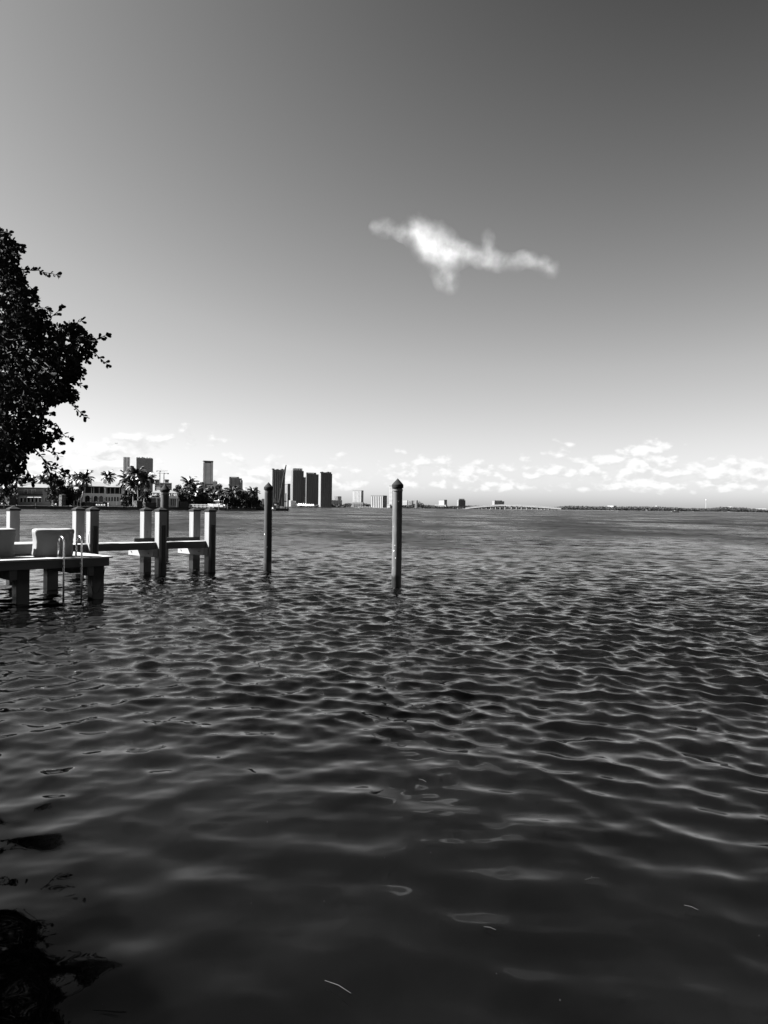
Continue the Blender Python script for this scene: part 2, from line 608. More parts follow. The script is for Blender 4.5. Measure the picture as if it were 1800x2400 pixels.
# --- the narrow walkway behind
walk = thing('dock_walkway', 'narrow plank walkway on crossbeams running between the pairs of pale square posts', 'walkway', DC, DRZ)
WB0, WB1 = 5.32, 6.62
PAIRS = (2.02, 4.35, 6.25)
wp = MB().box(-0.07, 0.07, 0, 1.0, ZD - 0.035, ZD + 0.0).mesh('plank')
wp.materials.append(MATS['deck_wood'])
k = 0
a = 0.10
while a < 6.6:
    near = min(abs(a - q) for q in PAIRS) < 0.25
    o = link('plank', wp, walk)
    o.location = (a, WB0 + 0.42, random.uniform(-.003, .003))
    o.scale = (1, 0.62 if near else 0.62, 1)
    a += 0.147
for a0, a1 in ((0.05, PAIRS[0] - 0.15), (PAIRS[0] + 0.15, PAIRS[1] - 0.15), (PAIRS[1] + 0.15, PAIRS[2] - 0.15)):
    # the wide stringer along the near side: pale lit top, dark face
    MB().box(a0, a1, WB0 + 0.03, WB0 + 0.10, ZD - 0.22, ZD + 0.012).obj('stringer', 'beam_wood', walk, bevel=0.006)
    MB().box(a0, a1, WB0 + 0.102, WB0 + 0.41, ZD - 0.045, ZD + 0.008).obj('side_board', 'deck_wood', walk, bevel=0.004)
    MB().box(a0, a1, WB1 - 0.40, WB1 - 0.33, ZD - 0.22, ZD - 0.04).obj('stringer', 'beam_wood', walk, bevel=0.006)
MB().box(PAIRS[1] - 0.5, PAIRS[2] + 0.1, WB1 - 0.46, WB1 - 0.36, ZD + 0.003, ZD + 0.125).obj('toe_rail', 'rubber', walk, bevel=0.006)
for a in PAIRS:
    MB().box(a - 0.33, a - 0.165, WB0 - 0.12, WB1 + 0.28, ZD - 0.47, ZD - 0.225).obj('crossbeam', 'beam_pale', walk, bevel=0.01)
    for b in (WB0 + 0.18, WB1 + 0.05):
        MB().tube([(a - 0.335, b, ZD - 0.35), (a - 0.365, b, ZD - 0.35)], 0.022, 6).obj('bolt', 'rust', walk)

# --- square posts with black pyramid caps
PW = 0.142


def square_post(a, b, ztop, fender, label, marks=False):
    t = thing('dock_post', label, 'post', dk(a, b), DRZ, 'square dock posts with black caps')
    MB().box(-PW, PW, -PW, PW, -3.0, ztop).obj('shaft', 'post_paint', t, bevel=0.012)
    c = MB().box(-PW - .016, PW + .016, -PW - .016, PW + .016, ztop - 0.045, ztop + 0.012)
    e = PW + .016
    c.add([(-e, -e, ztop + .012), (e, -e, ztop + .012), (e, e, ztop + .012), (-e, e, ztop + .012), (0, 0, ztop + .10)],
          [(0, 1, 4), (1, 2, 4), (2, 3, 4), (3, 0, 4)])
    c.obj('cap', 'cap_black', t, bevel=0.004)
    if fender:
        fz = ztop - 0.5
        MB().box(-0.035, 0.022, -PW - .034, -PW - .001, -1.5, fz).obj('fender_strip', 'rubber', t, bevel=0.006)
        MB().box(0.03, 0.085, -PW - .034, -PW - .001, -1.5, fz).obj('fender_strip', 'rubber', t, bevel=0.006)
    if marks:
        m_ = MB()
        for dz in (0.02, 0.13):
            m_.tube([(-0.01, -PW - .001, ZD + .22 + dz), (-0.01, -PW - .02, ZD + .22 + dz)], 0.016, 6)
        m_.box(-0.02, 0.0, -PW - .012, -PW - .001, ZD + .25, ZD + .34)
        m_.obj('cleat_bolt', 'rust', t)
    return t


ZP = 2.112
square_post(-0.19, 5.72, ZP - 0.005, False, 'lone square post behind the left cushion with leaf shade on its lit side')
square_post(PAIRS[0], WB0, ZP, True, 'near square post with dark fender strip beside the ladder end of the platform')
square_post(PAIRS[0], WB0 + 1.0, ZP, False, 'pale square post just behind the right cushion, back one of its pair', True)
square_post(PAIRS[1], WB0, ZP, True, 'near square post with fender strip in front of the thick round piling')
square_post(PAIRS[1], WB0 + 1.0, ZP, False, 'back square post of the middle pair, bolt marks low on its face', True)
square_post(PAIRS[2], WB0, ZP, True, 'outermost square post with fender strip at the far end of the walkway')
square_post(PAIRS[2], WB0 + 1.0, ZP, False, 'back square post of the outermost pair at the walkway end', True)

# rope hanging on the near post
rp = []
for i in range(13):
    u = i / 12
    rp.append(dk(PAIRS[0] - 0.16 - 0.02 * math.sin(u * 5), WB0 - 0.13 + 0.02 * u, 1.45 - 0.62 * u + 0.03 * math.sin(u * 9)))
tag(MB().tube(rp, 0.012, 6).obj('mooring_rope', 'rope', smooth=True), 'thin pale rope hanging down the near post beside the ladder', 'rope')


# --- round pilings with cone caps
def piling(px, pbase, ptop, Yd, rad, m, label, band=True, extra=None):
    x = X(px, Yd)
    x = P(px, pbase, Yd).x
    zt = Zt(px, ptop, Yd)
    t = thing('round_piling', label, 'piling', (x, Yd, 0), random.uniform(0, 6), 'round mooring pilings with cone caps')
    hc = rad * 1.78
    zs = zt - hc
    prof = [(rad * 1.03, -3.0)] + [(rad * (1.03 - 0.05 * i / 24) * (1 + 0.02 * math.sin(i * 2.3)), -0.4 + (zs + 0.4) * i / 24) for i in range(25)]
    MB().lathe(prof, 28, 0.035).obj('shaft', m, t, smooth=True)
    c = MB().lathe([(rad * 1.0, zs - 0.03), (rad * 1.16, zs - 0.03), (rad * 1.19, zs), (rad * 1.19, zs + 0.055), (rad * 1.14, zs + 0.075), (rad * .02, zt - .002), (0.002, zt)], 28)
    c.obj('cone_cap', 'cap_black', t, smooth=False)
    if band:
        MB().lathe([(rad * 1.0, zs - 0.12), (rad * 1.08, zs - 0.12), (rad * 1.08, zs - 0.065), (rad * 1.0, zs - 0.065)], 28).obj('cap_band', 'band_metal', t, smooth=False)
    return t, x, zs


piling(929, 1377, 1121, 22.0, 0.140, 'pile_wood', 'tall round piling standing alone nearest the middle of the bay, half sunlit')
piling(627, 1336, 1130, 27.4, 0.138, 'pile_dark', 'dark weathered round piling in front of the moored crane barge', band=False)
_, hx, _ = piling(385, 1305.5, 1134, 33.6, 0.178, 'pile_mid', 'thickest round piling rising just behind the middle pair of square posts')
# mooring hook on the thick piling
hk = []
for i in range(15):
    u = i / 14
    ang = PI * 1.15 * u
    hk.append((hx - 0.16 - 0.07 * math.sin(ang), 33.4, 1.35 + 0.07 * math.cos(ang) - (0.28 if u > 0.9 else 0) * (u - .9) * 10))
tag(MB().tube(hk, 0.028, 7).obj('mooring_hook', 'steel', smooth=True), 'pale curved mooring hook on the side of the thick round piling', 'hook')


# --- cushions
def pillow(w, d, h, nx=14, puff=0.10, seed=0):
    bm = bmesh.new()
    bmesh.ops.create_cube(bm, size=2.0)
    bmesh.ops.subdivide_edges(bm, edges=bm.edges[:], cuts=nx, use_grid_fill=True)
    for v in bm.verts:
        x, y, z = v.co
        m = max(abs(x), abs(y), abs(z))
        ex = 13.0
        ln = (abs(x) ** ex + abs(y) ** ex + abs(z) ** ex) ** (1 / ex)
        q = Vector((x, y, z)) / ln
        bul = (1 - q.x ** 2) * (1 - q.z ** 2)
        q.y *= 1 + puff * 2.2 * bul
        q.z *= 1 + puff * 0.35 * (1 - q.x ** 2)
        q.x *= 1 - 0.075 * (1 - abs(q.z + .15) ** 2)
        q.z *= 1 - 0.05 * (1 - q.x * q.x)
        q.y *= 0.62 + 0.38 * min(1, (1.06 - abs(q.x)) * 2.6)
        nz = mnoise.fractal(Vector((q.x * 2 + seed, q.y * 2, q.z * 2.2)), 1.0, 2.0, 4)
        q += Vector((0.012, 0.03, 0.014)) * nz
        # creases running in from the short sides
        side = max(0.0, abs(q.x) - 0.72) / 0.28
        q.y *= 1 + 0.10 * side * math.sin(q.z * 17 + seed)
        v.co = (q.x * w / 2, q.y * d / 2, q.z * h / 2)
    me = bpy.data.meshes.new('cushion')
    bm.to_mesh(me)
    bm.free()
    me.materials.append(MATS['fabric'])
    return me


def cushion(name, a, b, w, d, h, label, cat, lean=0.0, z0=ZD, seed=0, puff=0.10, rz=0.0):
    o = link(name, pillow(w, d, h, seed=seed, puff=puff), smooth=True)
    o.location = dk(a, b, z0 + h / 2 - 0.005)
    o.rotation_euler = (lean, 0, DRZ + rz)
    return tag(o, label, cat)


cushion('back_cushion', -1.08, 0.70, 0.94, 0.36, 0.665, 'right upright lounge cushion behind the ladder with crumpled sunlit side', 'cushion', R(3), seed=1.0)
cushion('back_cushion', -2.42, 1.02, 1.16, 0.36, 0.675, 'left upright lounge cushion cut by the picture edge, smooth shaded back', 'cushion', R(4), seed=5.0)
cushion('seat_cushion', -1.75, 1.75, 1.7, 0.9, 0.30, 'low white seat cushion glowing in sun between the two upright cushions', 'cushion', 0, seed=9.0, puff=0.03)

# --- boarding ladder
lad = thing('boarding_ladder', 'stainless boarding ladder with two hooped handrails on the front of the dock', 'ladder', DC, DRZ)
for a in (-1.14, -0.72):
    pts = [(a, -0.055, -0.55), (a, -0.055, 0.6), (a, -0.055, ZD + 0.22)]
    for i in range(11):
        g = PI * i / 10
        pts.append((a, 0.085 - 0.14 * math.cos(g), ZD + 0.36 + 0.13 * math.sin(g)))
    pts += [(a, 0.235, ZD + 0.2), (a, 0.26, ZD - 0.0)]
    MB().tube(pts, 0.022, 10).obj('handrail', 'steel', lad, smooth=True)
    MB().box(a - .05, a + .05, 0.21, 0.31, ZD + 0.004, ZD + 0.016).obj('foot_plate', 'steel', lad)
    MB().box(a - .03, a + .03, -0.04, 0.018, ZD - 0.16, ZD - 0.10).obj('bracket', 'steel', lad)
for z in (0.66, 0.37, 0.08, -0.2):
    MB().box(-1.12, -0.74, -0.085, -0.03, z - 0.012, z + 0.012).obj('rung', 'steel', lad, bevel=0.004)

# hose loop hanging below the platform corner
hp = []
for i in range(15):
    u = i / 14
    hp.append(dk(-0.55 + 0.42 * u, -0.02, ZD - 0.26 - 0.62 * math.sin(PI * u) ** 0.7))
tag(MB().tube(hp, 0.01, 6).obj('hanging_line', 'rubber', smooth=True), 'thin dark line looping below the platform beside the corner pile', 'rope')


# ================================================================== FOREGROUND TREE
def leaf_mesh(L=0.074, W=0.038):
    """one obovate leaf, folded a little along its midrib, in the XY plane pointing +X"""
    us = [0.0, 0.18, 0.5, 0.78, 0.93, 1.0]
    hw = [0.03, 0.34, 0.86, 1.0, 0.55, 0.0]
    vs, fs = [], []
    for u, h_ in zip(us, hw):
        vs += [(u * L, -h_ * W / 2, 0.10 * W * h_), (u * L, 0, -0.02 * L * math.sin(u * 3)), (u * L, h_ * W / 2, 0.10 * W * h_)]
    for i in range(len(us) - 1):
        a = i * 3
        fs += [(a, a + 3, a + 4, a + 1), (a + 1, a + 4, a + 5, a + 2)]
    return vs, fs


OUT = [(-60, 530), (2, 545), (22, 552), (45, 575), (57, 581), (46, 592), (32, 606), (33, 620), (52, 630), (58, 655), (60, 672), (84, 680), (84, 700), (72, 712),
       (100, 718), (113, 722), (106, 742), (92, 752), (118, 758), (140, 756), (160, 762), (190, 764), (212, 782), (217, 800), (216, 822), (195, 836), (200, 856),
       (186, 880), (200, 905), (186, 928), (160, 925), (134, 950), (130, 975), (146, 1000), (150, 1020), (130, 1034), (100, 1036), (78, 1046), (62, 1062), (72, 1092),
       (46, 1102), (40, 1122), (18, 1134), (0, 1150), (-60, 1160), (-200, 1150), (-420, 1090), (-560, 960), (-620, 800), (-560, 620), (-420, 520), (-240, 490), (-100, 510)]
# sprigs that stick out of the crown: polyline of photo points, leaf density
SPRIGS = [[(20, 575), (38, 568), (56, 582)], [(20, 600), (35, 590), (46, 600)], [(50, 631), (80, 632), (105, 636), (140, 645)], [(60, 690), (74, 672), (84, 680)],
          [(70, 730), (95, 722), (112, 722)], [(118, 765), (130, 742), (150, 724)], [(140, 775), (165, 765), (197, 752)], [(170, 790), (195, 780), (212, 786)],
          [(212, 806), (230, 795), (254, 786)], [(190, 815), (225, 825), (242, 840), (257, 853)], [(160, 845), (185, 842), (201, 866)], [(160, 880), (185, 895), (200, 904)],
          [(165, 932), (182, 952), (203, 976)], [(120, 1000), (145, 1010), (168, 1026)], [(85, 1000), (110, 1030), (120, 1032)], [(70, 1040), (95, 1046), (128, 1060), (148, 1062)],
          [(85, 1048), (108, 1075), (125, 1090), (158, 1103)], [(108, 1075), (122, 1096), (150, 1112)], [(60, 1048), (66, 1085), (72, 1104), (66, 1120)],
          [(64, 1120), (72, 1126), (80, 1130)], [(40, 1090), (46, 1098), (55, 1104)], [(128, 1062), (134, 1058), (142, 1068)], [(100, 712), (84, 705), (84, 690)],
          [(110, 1085), (124, 1110), (140, 1128)], [(122, 1100), (132, 1128), (150, 1140)], [(125, 1110), (128, 1135), (132, 1150)], [(60, 650), (62, 636), (66, 630)], [(0, 1080), (20, 1100), (44, 1102)], [(0, 1110), (14, 1128), (20, 1146)]]


OUT = [(x - 9, y) for x, y in OUT]
SPRIGS = [[(x - 7, y) for x, y in sp] for sp in SPRIGS]


def inside(x, y, poly):
    c = False
    j = len(poly) - 1
    for i in range(len(poly)):
        xi, yi = poly[i]
        xj, yj = poly[j]
        if (yi > y) != (yj > y) and x < (xj - xi) * (y - yi) / (yj - yi) + xi:
            c = not c
        j = i
    return c


def edge_dist(x, y, poly):
    best = 1e9
    for i in range(len(poly)):
        ax, ay = poly[i - 1]
        bx, by = poly[i]
        dx, dy = bx - ax, by - ay
        t = max(0, min(1, ((x - ax) * dx + (y - ay) * dy) / (dx * dx + dy * dy + 1e-9)))
        best = min(best, math.hypot(ax + t * dx - x, ay + t * dy - y))
    return best


TY = 9.2
tree = thing('leafy_tree', 'dark leafy tree overhanging the water at the left edge, nearest to the viewer', 'tree', (-6.6, 8.8, 0.75))
tb = Vector((-6.6, 8.8, 0.75))


def tree_local(p):
    return Vector(p) - tb


lv, lf = leaf_mesh()
leaf_xf = []          # (distance, matrix)


def put_leaf(p, d, sc=1.0):
    d = d.normalized()
    up = Vector((random.gauss(0, .8), random.gauss(0, .8), random.gauss(0.6, .6)))
    s_ = d.cross(up)
    if s_.length < 1e-3:
        s_ = d.orthogonal()
    s_.normalize()
    u_ = s_.cross(d)
    m = Matrix((d, s_, u_)).transposed().to_4x4()
    m = Matrix.Translation(p) @ m @ Matrix.Scale(sc, 4)
    leaf_xf.append((p, m))


twigs = MB()


def twig(pts, spacing, tip=5, sc=1.0, r0=0.008):
    twigs.tube([tree_local(p) for p in pts], [r0 * (1 - 0.7 * i / (len(pts) - 1)) for i in range(len(pts))], 4, cap=False)
    side = 1
    for i in range(len(pts) - 1):
        a, b = Vector(pts[i]), Vector(pts[i + 1])
        d = (b - a)
        n_ = max(1, int(d.length / spacing))
        for k in range(n_):
            p = a + d * ((k + random.random() * 0.6) / n_)
            prp = d.cross(Vector((random.gauss(0, 1), random.gauss(0, 1), random.gauss(0, 1)))).normalized()
            put_leaf(p, d.normalized() * random.uniform(0.3, 0.9) + prp * random.uniform(0.5, 1.0), sc * random.uniform(0.55, 1.12))
    d = (Vector(pts[-1]) - Vector(pts[-2])).normalized()
    for k in range(tip):
        prp = d.cross(Vector((random.gauss(0, 1), random.gauss(0, 1), random.gauss(0, 1)))).normalized()
        put_leaf(Vector(pts[-1]), d + prp * random.uniform(0.2, 1.1), sc * random.uniform(0.6, 1.1))


for sp in SPRIGS:
    yd = TY + random.uniform(-0.35, 0.35)
    pts = []
    for i in range(len(sp) - 1):
        for k in range(3):
            u = k / 3
            pts.append(P(sp[i][0] * (1 - u) + sp[i + 1][0] * u + random.uniform(-1.5, 1.5), sp[i][1] * (1 - u) + sp[i + 1][1] * u + random.uniform(-1.5, 1.5), yd))
    pts.append(P(sp[-1][0], sp[-1][1], yd))
    twig(pts, 0.017, 7)
n_sprig = len(leaf_xf)
cx0, cy0 = -60, 800
cnt = 0
while cnt < 1900:
    x_ = random.uniform(-620, 217) if random.random() < 0.54 else random.uniform(-30, 217)
    y_ = random.uniform(440, 1160)
    if not inside(x_, y_, OUT):
        continue
    ed = edge_dist(x_, y_, OUT)
    hole = mnoise.noise(Vector((x_ * 0.021, y_ * 0.021, 3.3))) + 0.5 * mnoise.noise(Vector((x_ * 0.06, y_ * 0.06, 9.1)))
    if hole > (0.14 if y_ > 930 else 0.26) + min(ed, 60) * 0.006 - 0.12 * (x_ > 0):
        continue
    depth = min(2.0, 0.25 + ed * 0.011)
    yd = TY + random.uniform(-1, 1) * depth
    ang = math.atan2(y_ - cy0 + 60, x_ - cx0) + random.gauss(0, 0.7)
    Lp = random.uniform(22, 50)
    Lp = min(Lp, max(12, ed * 0.9))
    bend = random.gauss(0, 0.3)
    pts = []
    for k in range(4):
        u = k / 3
        a_ = ang + bend * u
        pts.append(P(x_ + math.cos(a_) * Lp * u, y_ + math.sin(a_) * Lp * u + 4 * u * u, yd + random.gauss(0, 0.03) + 0.25 * u * math.sin(ang * 7)))
    twig(pts, 0.019 if ed > 25 else 0.016, 4)
    cnt += 1
# limbs from the trunk
limbs = MB()
troot = Vector((-6.6, 8.8, 0.7))
fork = Vector((-6.3, 8.9, 2.3))
tr_m = MB().tube([tree_local(troot), tree_local(troot.lerp(fork, .5) + Vector((.08, 0, 0))), tree_local(fork)], [0.24, 0.19, 0.17], 10)
tr_m.obj('trunk', 'bark', tree, smooth=True)
for gx, gy in ((10, 575), (60, 650), (90, 745), (180, 800), (150, 870), (110, 960), (90, 1040), (20, 1080), (-120, 560), (-300, 600), (-420, 750), (-480, 900), (-200, 800), (-100, 950), (-350, 1000)):
    e = P(gx, gy, TY + random.uniform(-.6, .6))
    m1 = fork.lerp(e, 0.45) + Vector((random.uniform(-.2, .2), random.uniform(-.2, .2), random.uniform(0, .35)))
    limbs.tube([tree_local(fork), tree_local(fork.lerp(m1, .5) + Vector((0, 0, .1))), tree_local(m1), tree_local(m1.lerp(e, .55)), tree_local(e)], [0.11, 0.075, 0.05, 0.028, 0.01], 7)
limbs.obj('branches', 'bark', tree, smooth=True)
tw = twigs.obj('twigs', 'bark', tree)
tw['kind'] = 'stuff'
# leaves: the 300 that show largest are single parts, the rest one mass
lm = bpy.data.meshes.new('leaf')
lm.from_pydata(lv, [], lf)
lm.materials.append(MATS['leaf_near'])
lm.update()


def in_view(p):
    d = p - Vector((0, 0, H))
    px = 900 + F * d.dot(CR) / d.dot(Fw)
    return px > 4


order = sorted(range(len(leaf_xf)), key=lambda i: (0 if (i < n_sprig and in_view(leaf_xf[i][0])) else (1 if in_view(leaf_xf[i][0]) else 2), random.random() if i < n_sprig else leaf_xf[i][0].y))
single = set(order[:300])
for i in order[:300]:
    o = link('leaf', lm, tree)
    o.matrix_basis = Matrix.Translation(-tb) @ leaf_xf[i][1]
LV = np.array(lv, dtype=np.float32)
mass = MB()
rest = [leaf_xf[i][1] for i in range(len(leaf_xf)) if i not in single]
for m in rest:
    A = np.array(m, dtype=np.float32)
    q = LV @ A[:3, :3].T + A[:3, 3] - np.array(tb, dtype=np.float32)
    mass.add(q.tolist(), lf)
fo = mass.obj('foliage', 'leaf_near', tree)
fo['kind'] = 'stuff'

# dense shrubs added along the near bank, outside the frame, to shade the water at the lower left
b = MB()
rnd_n = random.Random(15)
for i in range(12000):
    y_ = rnd_n.uniform(2.2, 9.0)
    x_ = -0.585 * y_ - 0.35 - 2.2 * rnd_n.random() ** 1.4
    z_ = 0.30 + (0.9 + 0.4 * mnoise.noise(Vector((y_ * .8, 3, 1)))) * rnd_n.random() ** .8
    p = Vector((x_, y_, z_))
    s1 = Vector((rnd_n.gauss(0, 1), rnd_n.gauss(0, 1), rnd_n.gauss(0, 1))).normalized() * .17
    s2 = s1.cross(Vector((rnd_n.gauss(0, 1), rnd_n.gauss(0, 1), rnd_n.gauss(0, 1)))).normalized() * .12
    b.add([p - s1, p + s2, p + s1, p - s2], [(0, 1, 2, 3)])
o = b.obj('shade_shrubs', 'leaf_near')
o['kind'] = 'stuff'

# unseen leaf bank added behind the viewer (it closes off the low sky that the shaded sides of the posts face)
def leaf_light_screen():
    b = MB()
    for i in range(9000):
        x_ = random.uniform(-14, 40)
        y_ = -7.5 + random.gauss(0, 0.9) - 0.12 * abs(x_)
        z_ = 0.75 + 8.5 * random.random() ** 0.8 * (0.8 + 0.25 * mnoise.noise(Vector((x_ * .25, 0, 2))))
        c = Vector((x_, y_, z_))
        d = Vector((random.gauss(0, 1), random.gauss(0, 1), random.gauss(0, 1))).normalized() * random.uniform(.2, .4)
        e = d.cross(Vector((random.gauss(0, 1), random.gauss(0, 1), random.gauss(0, 1)))).normalized() * random.uniform(.12, .25)
        b.add([c - d, c + e, c + d, c - e], [(0, 1, 2, 3)])
    o = b.obj('hedge', 'leaf_near')  # unseen screen, added to keep low sky light off the posts
    o['kind'] = 'stuff'


leaf_light_screen()

# ================================================================== THE ISLAND ACROSS THE WATER (left)
ISL = [(-400, 262), (-150, 270), (0, 277), (150, 285), (300, 296), (450, 324), (560, 352), (612, 366), (634, 371)]   # photo column, distance of its sea wall


def shoreY(px):
    for (a, ya), (b, yb) in zip(ISL, ISL[1:]):
        if a <= px <= b:
            return ya + (yb - ya) * (px - a) / (b - a)
    return ISL[-1][1] if px > 0 else ISL[0][1]


GZ = 1.15


def island():
    fr = [Vector((X(px, y), y, 0)) for px, y in ISL]
    bk = [Vector((fr[-1].x + 4, 384, 0)), Vector((X(560, 440), 440, 0)), Vector((X(0, 470), 470, 0)), Vector((X(-400, 470), 470, 0))]
    ring = fr + bk
    n = len(ring)
    b = MB()
    b.add([(p.x, p.y, GZ) for p in ring], [tuple(range(n))])
    b.obj('lawn', 'lawn', kind='structure')
    wv, wf = [], []
    k = len(fr) + 2
    for p in ring[:k]:
        wv += [(p.x, p.y, -2.5), (p.x, p.y, GZ + 0.05), (p.x, p.y + 0.7, GZ + 0.05), (p.x, p.y + 0.7, -2.5)]
    for i in range(k - 1):
        a = i * 4
        for j in range(4):
            wf.append((a + j, a + 4 + j, a + 4 + (j + 1) % 4, a + (j + 1) % 4))
    b = MB()
    b.add(wv, wf)
    b.obj('seawall', 'seawall_concrete', kind='structure')
    # pale paved strip behind the coping
    b = MB()
    vs = []
    for p in fr[1:6]:
        vs += [(p.x, p.y + 0.9, GZ + .06), (p.x, p.y + 7, GZ + .06)]
    b.add(vs, [(2 * i, 2 * i + 2, 2 * i + 3, 2 * i + 1) for i in range(len(fr[1:6]) - 1)])
    b.obj('path', 'paving', kind='structure')
    # timber rubbing edge along the wall top, lit
    

island()


class Bld:
    """a house with its own local frame: x to the right along the front, y away, origin at the front left corner of the photo span"""
    def __init__(self, name, label, cat, pxl, pxr, Y, rz=R(7), z=GZ):
        self.k = Y / F
        self.Y = Y
        self.pxl = pxl
        self.w = (pxr - pxl) * self.k / math.cos(rz)
        p = P(pxl, hor(pxl), Y)
        self.rz = rz
        self.o = thing(name, label, cat, (p.x, Y, z), rz)
        self.z = z

    def u(self, px):
        return (px - self.pxl) * self.k / math.cos(self.rz)

    def h(self, px, py):
        return Zt(px, py, self.Y) - self.z

    def box(self, name, m, px0, px1, py0, py1, y0, y1, parent=None, **kw):
        """py0 top, py1 bottom (None = ground)"""
        pm = (px0 + px1) / 2
        z1 = self.h(pm, py0)
        z0 = 0.0 if py1 is None else self.h(pm, py1)
        return MB().box(self.u(px0), self.u(px1), y0, y1, z0, z1).obj(name, m, parent or self.o, **kw)

    def hip(self, name, m, px0, px1, py_eave, py_ridge, y0, y1, inset_px=None, over=0.0):
        e = self.h((px0 + px1) / 2, py_eave)
        r_ = self.h((px0 + px1) / 2, py_ridge)
        x0, x1 = self.u(px0), self.u(px1)
        ym = (y0 + y1) / 2
        ins = (y1 - y0) / 2 if inset_px is None else inset_px * self.k
        ins = min(ins, (x1 - x0) / 2 - 0.1)
        b = MB().add([(x0, y0, e), (x1, y0, e), (x1, y1, e), (x0, y1, e), (x0 + ins, ym, r_), (x1 - ins, ym, r_), (x0, y0, e - .28), (x1, y0, e - .28), (x1, y1, e - .28), (x0, y1, e - .28)],
                     [(0, 1, 5, 4), (1, 2, 5), (2, 3, 4, 5), (3, 0, 4), (6, 7, 1, 0), (7, 8, 2, 1), (8, 9, 3, 2), (9, 6, 0, 3), (9, 8, 7, 6)])
        return b.obj(name, m, self.o)

    def window(self, px0, px1, py0, py1, y, arch=False, frame='stucco', fw=0.12, mull=1, name='window'):
        pm = (px0 + px1) / 2
        x0, x1, z1, z0 = self.u(px0), self.u(px1), self.h(pm, py0), self.h(pm, py1)
        z0 = max(z0, 0.02)
        if arch:
            cx, rr = (x0 + x1) / 2, (x1 - x0) / 2
            zs = z1 - rr
            n = 10
            inner = [(x0, z0)] + [(cx - rr * math.cos(PI * i / n), zs + rr * math.sin(PI * i / n)) for i in range(n + 1)] + [(x1, z0)]
            ro = rr + fw
            outer = [(x0 - fw, z0)] + [(cx - ro * math.cos(PI * i / n), zs + ro * math.sin(PI * i / n)) for i in range(n + 1)] + [(x1 + fw, z0)]
        else:
            inner = [(x0, z0), (x0, z1), (x1, z1), (x1, z0)]
            outer = [(x0 - fw, z0 - fw * .0), (x0 - fw, z1 + fw), (x1 + fw, z1 + fw), (x1 + fw, z0)]
        m = len(inner)
        b = MB()
        vs = [(a, y - .14, c) for a, c in outer] + [(a, y - .14, c) for a, c in inner] + [(a, y - .005, c) for a, c in outer] + [(a, y - .005, c) for a, c in inner]
        fs = []
        for i in range(m - 1):
            fs += [(i, m + i, m + i + 1, i + 1), (i, i + 1, 2 * m + i + 1, 2 * m + i), (m + i, 3 * m + i, 3 * m + i + 1, m + i + 1)]
        b.add(vs, fs)
        for j in range(1, mull):
            xx = x0 + (x1 - x0) * j / mull
            b.box(xx - .05, xx + .05, y - .12, y - .05, z0, z1 - 0.05 - (0.3 * (x1 - x0) if arch else 0))
        f = b.obj(name, frame, self.o)
        g = MB().add([(a, y - .035, c) for a, c in inner], [tuple(range(m))])
        g.obj('pane', 'glass_dark', f)
        return f


# ---- villa with three white awnings (far left)
A = Bld('villa', 'two storey villa with three white awnings, partly behind the leafy tree', 'house', 40, 122, 305)
A.box('wall', 'stucco_grey', 41, 121, 1141.5, None, 0.0, 9.0)
A.hip('roof', 'tile_roof', 38, 124, 1142.5, 1133.5, -0.9, 10.0)
A.box('wing_wall', 'stucco_grey', 96, 121, 1143, None, -0.6, -0.01)
for i in range(3):
    A.window(56.5 + i * 8.6, 62.5 + i * 8.6, 1147, 1157, 0.0, frame='stucco_white', mull=3, fw=.15, name='french_door')
A.box('balcony', 'dark_trim', 45, 98, 1157.6, 1159.6, -1.2, -0.01)
for px in range(46, 98, 2):
    A.box('baluster', 'dark_trim', px, px + 0.35, 1152.6, 1157.6, -1.15, -1.05)
A.box('balcony_rail', 'dark_trim', 45, 98, 1152.2, 1152.7, -1.2, -1.0)
A.window(102, 112.5, 1145.5, 1153, -0.6, frame='stucco_grey', mull=2)
for i in range(3):
    p0 = 46.2 + i * 17.4
    x0, x1 = A.u(p0), A.u(p0 + 15.6)
    z1, z0 = A.h(p0, 1160.2), A.h(p0, 1165.5)
    MB().add([(x0, -.02, z1), (x1, -.02, z1), (x1, -1.7, z0), (x0, -1.7, z0), (x0, -1.7, z0 - .28), (x1, -1.7, z0 - .28)], [(0, 3, 2, 1), (3, 4, 5, 2)]).obj('awning', 'awning_cloth', A.o)
for i in range(6):
    A.window(47 + i * 8.3, 52.2 + i * 8.3, 1165, 1176.5, 0.0, frame='stucco_white', mull=1, fw=.14, name='glass_door')
A.window(103.5, 111.5, 1165.5, 1175.5, -0.6, arch=False, frame='stucco_white', mull=2, name='front_door')

A2 = Bld('house_roof_behind', 'grey hipped roof of a house rising behind the awning villa', 'house', 50, 108, 345)
A2.o.name = 'house'
A2.box('wall', 'stucco_grey', 52, 106, 1136, None, 0, 8)
A2.hip('roof', 'tile_roof_grey', 48, 110, 1137, 1126, -.6, 9)

